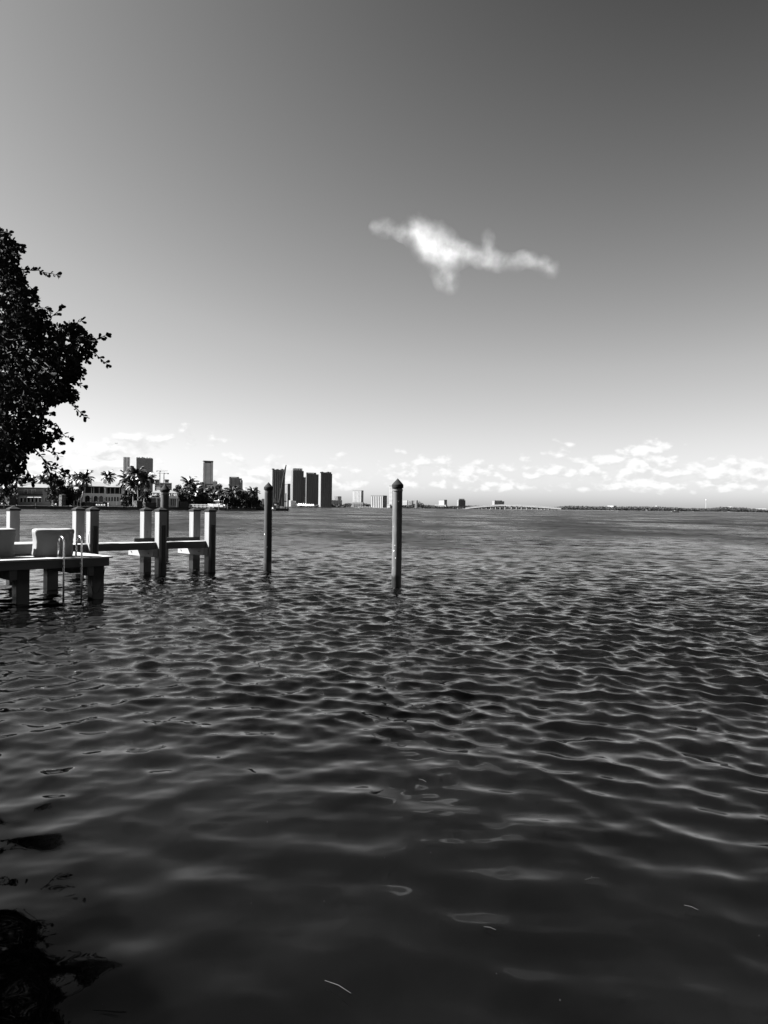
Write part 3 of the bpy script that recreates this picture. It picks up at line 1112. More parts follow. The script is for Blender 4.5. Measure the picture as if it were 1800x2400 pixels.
# ---- arcaded villa
B = Bld('villa', 'arcaded villa with tiled roof, dark upper loggia and round arched ground floor', 'house', 183, 288, 312)
B.box('wall', 'stucco', 183, 286, 1157, None, 0.0, 9.0)
B.box('wall', 'stucco', 245.5, 286, 1157.2, None, -1.2, -0.01)
B.box('upper_wall', 'dark_trim', 184, 285, 1140, 1156.9, 2.6, 8.9)  # dark colour holds the shade inside the deep loggia
B.box('side_wall', 'stucco', 281.5, 286, 1141.5, 1156.9, -1.15, 2.5)
B.box('side_wall', 'stucco', 183, 185, 1140, 1156.9, 0.05, 2.5)
B.box('pier', 'stucco', 242.5, 246.5, 1140, 1156.9, -1.15, 2.4)
B.box('lintel', 'dark_trim', 183.5, 242, 1139.5, 1142, 0.05, 0.5)
B.box('lintel', 'dark_trim', 247, 281, 1141.5, 1143, -1.15, -.7)
for px in (197, 212, 217, 229.3):
    B.box('loggia_post', 'stucco', px, px + 1.0, 1141.8, 1156.9, 0.08, 0.4)
for px in (256, 266, 276.5):
    B.box('loggia_post', 'stucco', px, px + 0.9, 1142.5, 1156.9, -1.1, -0.8)
B.box('sill_band', 'stucco_white', 195, 242, 1156.2, 1157.2, -0.14, -0.02)
B.box('sill_band', 'stucco_white', 246, 281, 1157.4, 1158.4, -1.36, -1.22)
B.hip('roof', 'tile_roof', 170, 256, 1139.4, 1128.2, -.9, 9.5)
B.hip('roof', 'tile_roof', 244, 289, 1141.4, 1133.5, -2.0, 8.0)
ch = B.box('chimney', 'stucco_white', 234.2, 240, 1122.5, 1132, 4.0, 5.6)
for a0, a1, t0 in ((198.5, 209.5, 1161), (218, 227, 1162), (230.3, 239.2, 1162)):
    B.window(a0, a1, t0, 1176, 0.0, arch=True, frame='stucco', name='arch')
for i in range(5):
    c = 248.3 + i * 6.35
    B.window(c - 2.2, c + 2.2, 1164.3, 1174.7, -1.2, arch=True, frame='stucco', fw=.16, name='arch')
B.window(281.6, 284.4, 1165.5, 1177, -1.2, frame='stucco', name='side_door')
B.window(213.5, 215.3, 1163, 1176, 0.0, frame='stucco', name='window')
for px in (211, 228.5, 244, 279.2):
    B.box('wall_lamp', 'dark_trim', px - .5, px + .5, 1167.5, 1170.5, -1.5 if px > 243 else -.3, -1.25 if px > 243 else -0.05)
B.box('terrace', 'paving', 200, 250, 1179, None, -5.5, -1.3)

# ---- white modern house
C = Bld('house', 'white house with low pale roof, chimney and balcony behind the thick round piling', 'house', 334, 414, 318)
C.box('wall', 'stucco_white', 345, 411, 1154.5, 1166, 0.0, 8.0)
C.box('wall', 'stucco_grey', 346, 414, 1166.2, None, 0.3, 8.0)
C.box('balcony_slab', 'stucco_white', 334, 414, 1165.5, 1167.8, -2.6, 0.25)
C.box('balcony_wall', 'stucco_white', 396, 414, 1162.5, 1165.4, -2.6, -2.35)
C.box('balcony_rail', 'dark_trim', 356, 374, 1162.8, 1165.4, -2.55, -2.45)
for px in (367, 395, 412):
    C.box('column', 'stucco_white', px, px + 1.6, 1167.8, None, -2.5, -2.2)
C.hip('roof', 'tile_roof', 349, 414, 1155, 1146, -1.2, 9.0, inset_px=26)
C.box('chimney', 'stucco_white', 362.5, 370, 1140, 1149, 2.8, 4.4)
for a0, a1 in ((354, 356), (358.8, 360.4), (366, 369), (369.6, 372.4), (396, 399.5), (401, 404)):
    C.window(a0, a1, 1157, 1163, 0.0, frame='stucco_white', fw=.08)
C.window(397, 410, 1169, 1185, 0.3, frame='stucco_white', mull=3, name='glass_door')
C.window(368.5, 374, 1170, 1185, 0.3, frame='stucco_white', mull=2, name='glass_door')

D = Bld('house', 'flat roofed house mostly hidden in dark palms behind the white fence', 'house', 455, 490, 372)
D.box('wall', 'stucco_grey', 460, 489, 1146.5, None, 0, 8)
D.box('roof', 'stucco_white', 457, 491, 1145, 1146.4, -1, 9)
D2 = Bld('house', 'sunlit corner of a house showing at the left picture edge under the tree', 'house', -40, 6, 302)
D2.box('wall', 'stucco_grey', -40, 2, 1145, None, 0, 8)
D2.hip('roof', 'tile_roof', -44, 6, 1146, 1136, -.8, 9)

# ------------------------------------------------------------------ palms
fr_meshes = []


def frond_mesh(seed):
    rnd = random.Random(seed)
    L = 3.3
    b = MB()
    n = 11
    droop = rnd.uniform(0.9, 1.6)
    pts = []
    for i in range(n + 1):
        u = i / n
        a = 0.0 - droop * u * u * 0.9
        if i == 0:
            pts.append(Vector((0, 0, 0)))
        else:
            pts.append(pts[-1] + Vector((math.cos(a), 0, math.sin(a))) * (L / n))
    for i in range(n):
        d = (pts[i + 1] - pts[i])
        w_ = 0.04
        b.add([pts[i] + Vector((0, w_, 0)), pts[i] - Vector((0, w_, 0)), pts[i + 1] - Vector((0, w_ * .8, 0)), pts[i + 1] + Vector((0, w_ * .8, 0))], [(0, 1, 2, 3)])
        for h in (0, 0.5):
            p = pts[i] + d * h
            u = (i + h) / n
            ll = 1.1 * math.sin(PI * min(1, u * 0.9 + 0.16)) ** 0.6 * rnd.uniform(0.75, 1.1)
            for s in (-1, 1):
                tip = p + d.normalized() * ll * 0.45 + Vector((0, s * ll * 0.62, -ll * rnd.uniform(0.25, 0.75)))
                wv = d.normalized() * 0.15
                b.add([p - wv, p + wv, tip], [(0, 1, 2)])
    me = b.mesh('frond')
    me.materials.append(MATS['palm_leaf'])
    return me


fr_meshes = [frond_mesh(i) for i in range(4)]
nut = None


def palm(px, py, rad_px, Y, label, base_px=None, nf=24, group='palms on the island'):
    k = Y / F
    c = P(px, py, Y)
    bx = X(px if base_px is None else base_px, Y)
    t = thing('palm_tree', label, 'palm', (bx, Y, GZ), 0.0, group)
    top = Vector((c.x - bx, 0, c.z - GZ))
    pts = []
    for i in range(7):
        u = i / 6
        pts.append(Vector((top.x * u ** 1.6, 0.25 * math.sin(u * 3), top.z * u)))
    MB().tube(pts, [0.26 - 0.10 * i / 6 for i in range(7)], 7).obj('trunk', 'palm_trunk', t, smooth=True)
    s = rad_px * k / 2.4
    hub = pts[-1]
    rnd = random.Random(int(px * 31 + py))
    MB().lathe([(0.12 * s, -0.35), (0.24 * s, 0.0), (0.12 * s, 0.4)], 7).obj('crown_heart', 'palm_leaf', t, loc=hub)
    for i in range(nf):
        o = link('frond', fr_meshes[rnd.randrange(4)], t)
        o.location = hub + Vector((0, 0, 0.1))
        az = 2 * PI * (i * 0.618 + rnd.random() * 0.1)
        el = R(72) - R(112) * (i / nf) ** 0.95 + rnd.gauss(0, .08)
        o.rotation_euler = (rnd.gauss(0, .25), -el, az)
        q = s * rnd.uniform(0.85, 1.12)
        o.scale = (q, q, q)
    return t


PALMS = [
    (253, 1117, 17, 330, 'single coconut palm standing clear above the arcaded villa roof by its chimney', None),
    (184, 1121, 17, 306, 'bushy palm whose crown covers the left end of the arcaded villa roof', 186),
    (199, 1121, 20, 303, 'leaning palm with slender pale trunk crossing the left arches of the villa', 191),
    (169, 1122, 15, 312, 'leftmost of the tall palms beside the arcaded villa, behind bushy trees', 171),
    (299, 1124, 23, 310, 'left palm of the tall cluster beside the arcaded villa', 301),
    (320, 1111, 23, 306, 'tallest palm of the cluster, straight pale trunk in front of the wide grey tower', 324),
    (344, 1121, 21, 304, 'right palm of the tall cluster with slanting trunk', 337),
    (333, 1131, 17, 312, 'lower palm filling the middle of the tall cluster', 331),
    (311, 1136, 16, 302, 'short palm under the tall cluster beside the villa end wall', 312),
    (38, 1122, 20, 298, 'ragged sunlit palm in front of the awning villa under the leafy tree', 41),
    (75, 1123, 13, 350, 'palm showing above the grey roof behind the awning villa', 75),
    (101, 1124, 14, 335, 'small dark palm at the right end of the awning villa roof', 102),
    (8, 1150, 16, 296, 'dark palm at the left picture edge beside the clipped hedge', 5),
    (443, 1133, 18, 352, 'upright spiky palm left of the slim pale tower', 446),
    (455, 1152, 19, 334, 'wide drooping palm with sunlit fronds above the white fence', 456),
    (478, 1158, 16, 338, 'palm just behind the bow of the white motor boat', 480),
    (425, 1160, 14, 335, 'low palm right of the white house', 424),
    (546, 1152, 20, 356, 'wide palm with bright lower fronds beside the lone weathered piling', 547),
    (565, 1157, 15, 362, 'shorter palm on the right flank of the wide bright fronded palm', 566),
    (593, 1153, 14, 368, 'last palm at the tip of the island with thin straight trunk', 594),
    (520, 1156, 14, 360, 'palm behind the stern of the white motor boat', 520),
    (501, 1160, 13, 350, 'palm rising behind the cabin of the white motor boat', 500),
]
for px, py, rp_, Y, lab, bp in PALMS:
    palm(px, py, rp_, Y, lab, bp)

# ------------------------------------------------------------------ broadleaf trees on the island
def crown_mesh(seed, n=1300):
    rnd = random.Random(seed)
    b = MB()
    lobes = [(Vector((rnd.gauss(0, .42), rnd.gauss(0, .42), rnd.uniform(-.45, .55))), rnd.uniform(.32, .55)) for _ in range(11)]
    for i in range(n):
        c, r_ = rnd.choice(lobes)
        d = Vector((rnd.gauss(0, 1), rnd.gauss(0, 1), rnd.gauss(0, 1))).normalized()
        p = c + d * r_ * rnd.uniform(.65, 1.05)
        a = Vector((rnd.gauss(0, 1), rnd.gauss(0, 1), rnd.gauss(0, 1))).normalized() * rnd.uniform(.08, .16)
        e = a.cross(d + Vector((rnd.gauss(0, .5), rnd.gauss(0, .5), rnd.gauss(0, .5)))).normalized() * rnd.uniform(.05, .09)
        b.add([p - a, p + e, p + a, p - e], [(0, 1, 2, 3)])
    me = b.mesh('crown')
    me.materials.append(MATS['leaf_far'])
    return me


CROWNS = [crown_mesh(40 + i) for i in range(5)]
TREES = [
    (140, 1138, 24, 26, 296, 'broad dark tree between the awning villa and the arcaded villa'),
    (160, 1150, 16, 20, 302, 'round bushy tree at the left end of the arcaded villa'),
    (126, 1150, 11, 22, 299, 'narrow tree shading the right end of the awning villa'),
    (178, 1158, 12, 16, 298, 'shrubby tree in front of the left wall of the arcaded villa'),
    (22, 1146, 16, 18, 304, 'leafy tree left of the awning villa behind the clipped hedge'),
    (58, 1128, 14, 10, 360, 'tree top behind the roof of the awning villa'),
    (115, 1130, 13, 14, 352, 'tree top right of the grey roof behind the awning villa'),
    (292, 1152, 9, 16, 318, 'dark tree against the right end wall of the arcaded villa'),
    (318, 1158, 15, 16, 318, 'dense dark tree behind the trunks of the tall palm cluster'),
    (344, 1160, 10, 14, 315, 'dark shrub tree left of the white house balcony'),
    (418, 1146, 12, 12, 372, 'tree just right of the thick round piling top'),
    (436, 1152, 12, 14, 356, 'dark tree behind the low palm right of the white house'),
    (470, 1138, 12, 10, 388, 'rounded tree top at the foot of the slim pale tower'),
    (490, 1150, 14, 14, 372, 'dark tree behind the motor boat'),
    (468, 1168, 13, 12, 336, 'low bush tree behind the white fence'),
    (515, 1144, 11, 12, 390, 'tree top between the slim pale tower and the curved grey block'),
    (508, 1164, 14, 14, 356, 'dense dark tree behind the boat stern'),
    (532, 1164, 15, 16, 362, 'dense dark tree left of the wide bright fronded palm'),
    (555, 1168, 14, 14, 364, 'dark tree under the wide bright fronded palm'),
    (578, 1164, 12, 15, 370, 'dark rounded tree between the last two palms'),
    (602, 1172, 10, 12, 374, 'rounded tree at the very tip of the island'),
    (586, 1174, 10, 10, 366, 'low bush at the foot of the last palm'),
    (440, 1170, 9, 10, 332, 'low dark bush between the white house and the white fence'),
]
for i, (px, py, rx, rz_, Y, lab) in enumerate(TREES):
    k = Y / F
    c = P(px, py, Y)
    t = thing('broadleaf_tree', lab, 'tree', (c.x, Y, GZ), 0.0, 'broadleaf trees on the island')
    hz = c.z - GZ
    MB().tube([(0, 0, 0), (0.1, 0, hz * .5), (0, 0, hz)], [0.3, .22, .12], 6).obj('trunk', 'tree_trunk', t, smooth=True)
    o = link('crown', CROWNS[i % 5], t)
    o.location = (0, 0, hz)
    o.rotation_euler = (0, 0, random.uniform(0, 6))
    o.scale = (rx * k, rx * k, rz_ * k)
    # foliage hanging down to the ground on the low ones
    if hz > 3:
        o2 = link('crown', CROWNS[(i + 2) % 5], t)
        o2.location = (random.uniform(-.5, .5), 0.3, hz * .42)
        o2.scale = (rx * k * .85, rx * k * .8, hz * .55)
        o2.rotation_euler = (0, 0, random.uniform(0, 6))


def undergrowth():
    rnd = random.Random(77)
    b = MB()
    for a, c, n, h0, dy in ((126, 182, 1500, 8.5, 12), (284, 362, 1700, 7.0, 12), (412, 470, 1500, 7.5, 12), (452, 618, 3800, 8.0, 9), (-60, 40, 1500, 8, 14)):
        for i in range(n):
            px = rnd.uniform(a, c)
            Y = shoreY(px) + (12 if px < 400 else 5) + rnd.uniform(0, dy)
            x_ = X(px, Y)
            hh = h0 * (.72 + .5 * mnoise.noise(Vector((x_ * .22, Y * .1, 1.7))))
            if px > 590:
                hh *= max(.3, (620 - px) / 32)
            p = Vector((x_, Y, GZ + hh * rnd.random() ** .7))
            s1 = Vector((rnd.gauss(0, 1), rnd.gauss(0, 1), rnd.gauss(0, 1))).normalized() * rnd.uniform(.35, .75)
            s2 = s1.cross(Vector((rnd.gauss(0, 1), rnd.gauss(0, 1), rnd.gauss(0, 1)))).normalized() * rnd.uniform(.25, .5)
            b.add([p - s1, p + s2, p + s1, p - s2], [(0, 1, 2, 3)])
    o = b.obj('undergrowth', 'leaf_far')
    o['kind'] = 'stuff'
    o['label'] = 'dense dark undergrowth between the houses and palms of the island'


undergrowth()


# ------------------------------------------------------------------ hedges and shrubs
def hedge(px0, px1, py0, py1, Y, depth, label, name='clipped_hedge', cat='hedge'):
    k = Y / F
    h = Zt((px0 + px1) / 2, py0, Y) - GZ
    th = R(52)
    azh = -math.atan((px0 - 900) / F)
    sf = 0.4 if 'sunlit' in label or 'bright' in label else 0.2
    w = (px1 - px0) * (1 - sf) * k / math.cos(th - azh)
    depth = (px1 - px0) * sf * k / max(.25, math.sin(th - azh))
    t = thing(name, label, cat, (X(px0 + sf * (px1 - px0), Y), Y, GZ), th)
    MB().box(0.08, w - 0.08, 0.08, depth - 0.08, 0, h - 0.08).obj('stems', 'hedge', t)
    b = MB()
    rnd = random.Random(int(px0 * 7))
    for i in range(int(260 * max(1, w * h / 8))):
        f = rnd.random()
        if f < .55:
            p = Vector((rnd.uniform(0, w), rnd.uniform(-.05, .1), rnd.uniform(0, h)))
        elif f < .78:
            p = Vector((rnd.uniform(-.05, .1), rnd.uniform(0, depth), rnd.uniform(0, h)))
        else:
            p = Vector((rnd.uniform(0, w), rnd.uniform(0, depth), h + rnd.uniform(-.12, .08)))
        a = Vector((rnd.gauss(0, 1), rnd.gauss(0, 1), rnd.gauss(0, 1))).normalized() * 0.16
        e = a.cross(Vector((rnd.gauss(0, 1), rnd.gauss(0, 1), rnd.gauss(0, 1)))).normalized() * 0.10
        b.add([p - a, p + e, p + a, p - e], [(0, 1, 2, 3)])
    o = b.obj('leaves', 'hedge', t)
    o['kind'] = 'stuff'
    return t


hedge(11, 37, 1162.5, 1186, 290, 6.0, 'tall square clipped hedge in front of the awning villa, its left side sunlit')
hedge(138, 154, 1159, 1186, 290, 3.0, 'upright clipped hedge block between the two villas with bright left side')
hedge(192, 226, 1176.5, 1186, 300, 1.5, 'low dark hedge in front of the arches of the villa')
hedge(241, 252, 1177.5, 1185, 302, 1.5, 'small dark shrub beside the row of garden chairs')
hedge(312, 334, 1173.5, 1187, 300, 3.5, 'broad clipped shrub at the sea wall under the tall palms, left side sunlit')
hedge(335, 366, 1177, 1187, 303, 2.0, 'low dark shrub bed left of the thick round piling')
hedge(416, 441, 1175.5, 1187.5, 322, 2.0, 'low dark shrub bed between the white house and the white fence')
hedge(120, 137, 1172, 1185, 293, 2.0, 'dark shrub at the right corner of the awning villa')

# ------------------------------------------------------------------ garden furniture
def parasol(px, lab):
    Y = 303
    t = thing('closed_parasol', lab, 'parasol', (X(px, Y), Y, GZ), 0, 'closed white parasols')
    MB().tube([(0, 0, 0), (0, 0, 2.5)], 0.05, 6).obj('pole', 'white_paint', t)
    MB().lathe([(0.10, .55), (0.19, 0.8), (0.15, 1.7), (0.06, 2.45)], 8).obj('canopy', 'awning_cloth', t)
    MB().box(-.3, .3, -.3, .3, 0, .1).obj('base', 'dark_trim', t)


parasol(265.3, 'left of two closed white parasols before the small villa arches')
parasol(273.0, 'right of two closed white parasols before the small villa arches')
t = thing('garden_ornament', 'small upright white garden ornament on the villa lawn', 'ornament', (X(253.7, 299), 299, GZ))
MB().box(-.2, .2, -.2, .2, 0, .35).obj('plinth', 'white_paint', t)
MB().lathe([(.1, .35), (.16, .8), (.2, 1.15), (.07, 1.3), (.12, 1.45), (.03, 1.6)], 8).obj('figure', 'white_paint', t)


def chair(px, Y, lab, m='white_paint'):
    t = thing('garden_chair', lab, 'chair', (X(px, Y), Y, GZ + .06), R(20), 'white garden chairs')
    MB().box(-.3, .3, -.3, .3, .36, .44).obj('seat', m, t)
    MB().box(-.3, .3, .26, .32, .44, .95).obj('backrest', m, t)
    for sx in (-.26, .26):
        for sy in (-.26, .26):
            MB().box(sx - .03, sx + .03, sy - .03, sy + .03, 0, .36).obj('leg', m, t)


for i, (px, lab) in enumerate(((226.6, 'leftmost of four white garden chairs in a row at the sea wall'), (232.6, 'second of four white garden chairs from the left'),
                               (238.6, 'third of four white garden chairs from the left'), (244.6, 'rightmost of four white garden chairs in a row at the sea wall'))):
    chair(px, 294, lab)
chair(4, 287, 'white garden chair at the left edge beside the clipped hedge')
chair(130.5, 290, 'white garden chair between villa terrace and hedge')

# pool deck glow in front of the awning villa: a pale terrace slab
MB().box(0, 14, 0, 5.5, 0, 0.14).obj('terrace', 'paving', kind='structure').location = (X(58, 296), 296, GZ + .06)
bpy.data.objects['terrace.001' if 'terrace.001' in bpy.data.objects else 'terrace'].rotation_euler[2] = R(4)

# ------------------------------------------------------------------ posts and small docks along the island
def mpost(px, pytop, Y, lab, m='pile_wood', r=0.16):
    t = thing('mooring_post', lab, 'post', (X(px, Y), Y, 0), 0, 'mooring posts along the island')
    zt = Zt(px, pytop, Y)
    MB().tube([(0, 0, -2), (0.02, 0, zt * .5), (0, 0, zt)], r, 8).obj('shaft', m, t)
    MB().lathe([(r * 1.1, zt), (r * 1.1, zt + .06), (0.01, zt + .28)], 8).obj('cap', 'cap_black', t)


for px, py, lab in ((10, 1180, 'dark post at the sea wall near the left edge'), (174, 1175, 'dark mooring post left of the arcaded villa shore'), (181.5, 1172, 'thin pale post at the shore before the arcaded villa'),
                    (84, 1179, 'short post by the white dock step of the awning villa'), (125, 1177, 'post at the right end of the awning villa shore'),
                    (533.5, 1181, 'pale post just right of the boat stern'), (543, 1186, 'short pale post second to the right of the boat'),
                    (579.3, 1180, 'tall pale post left of the picket pier'), (589.6, 1182, 'pale post beside the picket pier'), (523.5, 1174, 'thin pole behind the motor boat stern'),
                    (494.5, 1172, 'thin pole behind the motor boat bow'), (503, 1184, 'pale post before the motor boat hull'), (608, 1184, 'thick dark post in the picket pier')):
    mpost(px, py, shoreY(px) - 1.5, lab, 'pile_dark' if 'dark' in lab else 'pile_wood', 0.1 if 'thin' in lab else 0.17)


def small_dock(px0, px1, lab, pytop=1188, depth=2.2, m='deck_wood'):
    Y = shoreY((px0 + px1) / 2) - depth - .2
    k = Y / F
    t = thing('small_dock', lab, 'dock', (X(px0, Y), Y, 0), math.atan2(shoreY(px1) - shoreY(px0), (px1 - px0) * k))
    w = (px1 - px0) * k
    z = max(0.7, Zt((px0 + px1) / 2, pytop, Y))
    n = max(3, int(w / 0.5))
    for i in range(n):
        MB().box(w * i / n, w * (i + .92) / n, 0, depth, z - .08, z).obj('plank', m, t)
    for i in range(max(2, int(w / 2.5))):
        xx = w * (i + .2) / max(2, int(w / 2.5))
        MB().box(xx, xx + .25, .1, .35, -2, z - .09).obj('pile', 'under_pile', t)
    return t


small_dock(79, 86, 'tiny pale dock with steps before the awning villa', 1185)
small_dock(535, 576, 'low timber dock right of the motor boat', 1188)
small_dock(119, 126, 'small white landing at the right of the awning villa terrace', 1185, m='white_paint')

# picket pier at the island tip
pp = thing('picket_pier', 'dark pier of close upright pickets at the island tip behind the weathered piling', 'pier', (X(600, 366), 362.5, 0), R(28))
wv = 20 * 366 / F
for i in range(11):
    x_ = wv * i / 10
    MB().box(x_ - .09, x_ + .09, -.1, .1, -2, 2.6 + 0.25 * (i % 2)).obj('picket', 'pile_dark', pp)
MB().box(-.1, wv + .1, .11, .22, 1.5, 1.75).obj('rail', 'pile_dark', pp)
MB().box(-.1, wv + .1, .11, .22, .5, .75).obj('rail', 'pile_dark', pp)

# white fence
wf_ = thing('white_fence', 'low white railing fence along a small pier left of the motor boat', 'fence', (X(444, 322), 322, GZ), R(-22))
L = 62 * 320 / F / math.cos(R(22))
MB().box(-.2, L + .2, -.25, 1.6, -.25, -.01).obj('pier_deck', 'under_pile', wf_)
for i in range(4):
    MB().box(L * i / 3.2, L * i / 3.2 + .3, .3, .6, -3.0, -.26).obj('pile', 'under_pile', wf_)
for i in range(7):
    x_ = L * i / 6
    MB().box(x_ - .1, x_ + .1, -.1, .1, 0, 1.45).obj('post', 'gelcoat', wf_)
for i in range(6):
    x_ = L * i / 6
    for z in (.5, 1.2):
        MB().box(x_ + .11, x_ + L / 6 - .11, -.04, .04, z, z + .16).obj('rail', 'gelcoat', wf_)
    for q in range(1, 4):
        xx = x_ + L / 6 * q / 4
        MB().box(xx - .05, xx + .05, .05, .1, .1, 1.3).obj('picket', 'gelcoat', wf_)


# ------------------------------------------------------------------ boats
def hull(b, L, W, Hh, bow=1.0, sheer=0.35, n=14, z0=0.0, flat=0.55):
    """bow points to -X; hull from x=-L/2 to L/2"""
    rows = []
    for i in range(n + 1):
        u = i / n
        x_ = -L / 2 + L * u
        w = W / 2 * min(1, (u / 0.42) ** 0.62 if u > 0 else 0.0) * (1 - 0.1 * max(0, u - .6))
        top = Hh + sheer * (1 - u) ** 1.6
        keel = z0 + 0.75 * Hh * max(0, 1 - u / 0.22) ** 1.3
        ch = keel + (top - keel) * 0.38
        rows.append([(x_ - bow * 0.12 * L * (1 - u) ** 3, 0, keel), (x_ - bow * .06 * L * (1 - u) ** 3, -w * .82, ch), (x_ - bow * 0.14 * L * (1 - u) ** 3, -w, top), (x_ - bow * 0.14 * L * (1 - u) ** 3, w, top), (x_ - bow * .06 * L * (1 - u) ** 3, w * .82, ch)])
    vs = [p for r_ in rows for p in r_]
    fs = []
    for i in range(n):
        for j in range(5):
            a, c = i * 5 + j, i * 5 + (j + 1) % 5
            fs.append((a, a + 5, c + 5, c))
    fs.append(tuple(range(5)))
    fs.append(tuple(n * 5 + k for k in range(5))[::-1])
    b.add(vs, fs)


def motorboat(px0, px1, Y, zbase, lab, rz=0.0, scale_h=1.0, lift=False, tower=True):
    k = Y / F
    L = (px1 - px0) * k * 0.9
    x_ = X((px0 + px1) / 2, Y)
    t = thing('motor_boat', lab, 'boat', (x_, Y, zbase), rz)
    b = MB()
    hull(b, L, L * .3, L * .15, sheer=L * .06)
    b.obj('hull', 'gelcoat', t)
    MB().box(-L * .02, L * .28, -L * .09, L * .09, L * .13, L * .24, taper=0.86).obj('cabin', 'gelcoat', t)
    MB().box(-L * .035, L * .24, -L * .095, L * .095, L * .19, L * .23, taper=0.9).obj('windscreen', 'glass_dark', t)
    if tower:
        for sx in (0.0, .2):
            for sy in (-.09, .09):
                MB().tube([(L * sx, L * sy, L * .13), (L * (sx + .02), L * sy, L * .34)], L * .006 + .02, 5).obj('tower_leg', 'gelcoat', t)
        MB().box(-L * .08, L * .27, -L * .11, L * .11, L * .335, L * .36).obj('hard_top', 'gelcoat', t)
        MB().lathe([(.02, L * .36), (.25, L * .365), (.28, L * .385), (.15, L * .41), (.01, L * .415)], 10).obj('radar_dome', 'gelcoat', t, loc=(L * .12, 0, 0))
        MB().tube([(L * .1, 0, L * .36), (L * .11, 0, L * .62)], .03, 5).obj('antenna', 'white_paint', t)
        MB().tube([(L * .2, L * .1, L * .15), (L * .42, L * .13, L * .52)], .03, 5).obj('outrigger', 'white_paint', t)
    MB().box(L * .47, L * .54, -L * .05, L * .05, L * .02, L * .17).obj('outboard_engine', 'white_paint', t)
    return t


YB = 327
mb_ = motorboat(481, 536, YB, 1.0, 'white sport motor boat with hard top raised on a lift beside the island', R(-32))
lf_ = thing('boat_lift', 'timber boat lift cradle under the white motor boat', 'boat lift', (X(508, YB), YB, 0), R(-32))
for sx in (-3.0, 3.2):
    for sy in (-2.0, 2.0):
        MB().box(sx - .14, sx + .14, sy - .14, sy + .14, -2, 2.4).obj('pile', 'pile_dark', lf_)
    MB().box(sx - .1, sx + .1, -2.1, 2.1, .78, .99).obj('cradle_beam', 'crane_steel', lf_)

# ------------------------------------------------------------------ crane barge
YC = 366
bg_ = thing('crane_barge', 'dark work barge with tall lattice crane boom and spud poles off the island tip', 'barge', (X(636, YC), YC, 0), R(4))
kc = YC / F


def cx_(px):
    return (px - 636) * kc


def cz_(px, py):
    return Zt(px, py, YC)


MB().box(0, cx_(676), -3.5, 5.0, -1.0, 1.15).obj('deck_hull', 'barge_steel', bg_)
for i in range(9):
    x_ = cx_(676) * (i + .5) / 9
    MB().box(x_ - .18, x_ + .18, -3.75, -3.52, -.6, 1.1).obj('tyre_fender', 'rubber', bg_)
MB().box(cx_(641), cx_(655), -1.5, 1.8, 1.9, cz_(648, 1178)).obj('crane_cab', 'crane_steel', bg_)
MB().box(cx_(643), cx_(648), -1.6, -1.52, cz_(646, 1184), cz_(646, 1181)).obj('cab_window', 'white_paint', bg_)
for sy in (-1.7, 1.3):
    MB().box(cx_(641.5), cx_(655), sy, sy + .7, 1.16, 1.88).obj('crawler_track', 'rubber', bg_)


def lattice(name, p0, p1, w0, w1, n, m, parent, rod=0.07):
    p0, p1 = Vector(p0), Vector(p1)
    d = (p1 - p0)
    ax = d.normalized()
    s_ = ax.cross(Vector((0, 1, 0))).normalized()
    q_ = Vector((0, 1, 0))
    b = MB()

    def cor(u, i):
        w = w0 + (w1 - w0) * u
        if u > .9:
            w *= (1 - u) / .1 * .6 + .4
        sx = (-1, 1, 1, -1)[i]
        sy = (-1, -1, 1, 1)[i]
        return p0 + d * u + s_ * sx * w / 2 + q_ * sy * w / 2
    for i in range(4):
        b.tube([cor(j / n, i) for j in range(n + 1)], rod, 4)
    for j in range(n):
        for i in range(4):
            a, c = (i, (i + 1) % 4) if j % 2 else ((i + 1) % 4, i)
            b.tube([cor(j / n, a), cor((j + 1) / n, c)], rod * .6, 3, cap=False)
    return b.obj(name, m, parent)


lattice('boom', (cx_(655), 0, cz_(655, 1180)), (cx_(668.5), 0, cz_(668.5, 1092)), 0.95, 0.6, 22, 'crane_steel', bg_, 0.1)
MB().tube([(cx_(666.5), 0, cz_(667, 1107)), (cx_(669.2), 0, cz_(669, 1089.5))], [.22, .3], 6).obj('boom_head', 'crane_steel', bg_)
MB().tube([(cx_(668.4), -.2, cz_(668, 1094)), (cx_(664.6), -.2, cz_(664, 1185))], .02, 4).obj('hoist_cable', 'crane_steel', bg_)
MB().box(cx_(664.0), cx_(664.7), -.2, .2, cz_(664, 1188), cz_(664, 1130)).obj('pile_lead', 'crane_steel', bg_)
MB().tube([(cx_(645), 0, cz_(645, 1178)), (cx_(646), 0, cz_(646, 1160))], .13, 5).obj('gantry', 'crane_steel', bg_)
MB().tube([(cx_(642), -.6, cz_(642, 1176)), (cx_(644.5), -.6, cz_(644.5, 1166)), (cx_(647), -.6, cz_(647, 1176))], .1, 5).obj('gantry', 'crane_steel', bg_)
for px, pt in ((669.7, 1156), (675.0, 1150)):
    MB().tube([(cx_(px), -1.0, -2), (cx_(px), -1.0, cz_(px, pt))], .26, 8).obj('spud_pole', 'crane_steel', bg_)
MB().box(cx_(667.5), cx_(672), -1.6, -.3, cz_(670, 1176), cz_(670, 1174)).obj('spud_collar', 'crane_steel', bg_)
MB().box(cx_(656.5), cx_(662.5), -2.8, -1.0, 1.16, 2.2).obj('skip', 'white_paint', bg_)
MB().box(cx_(648), cx_(653), -2.9, -1.7, 1.16, 2.8).obj('generator', 'tower_mid', bg_)
t = thing('work_skiff', 'small pale skiff tied beside the crane barge', 'boat', (X(637.5, 360), 360, 0.02), R(20))
b = MB()
hull(b, 3.4, 1.3, .75, sheer=.25, z0=-.2)
b.obj('hull', 'gelcoat', t)
MB().box(.2, .9, -.3, .3, .7, 1.5).obj('console', 'white_paint', t)


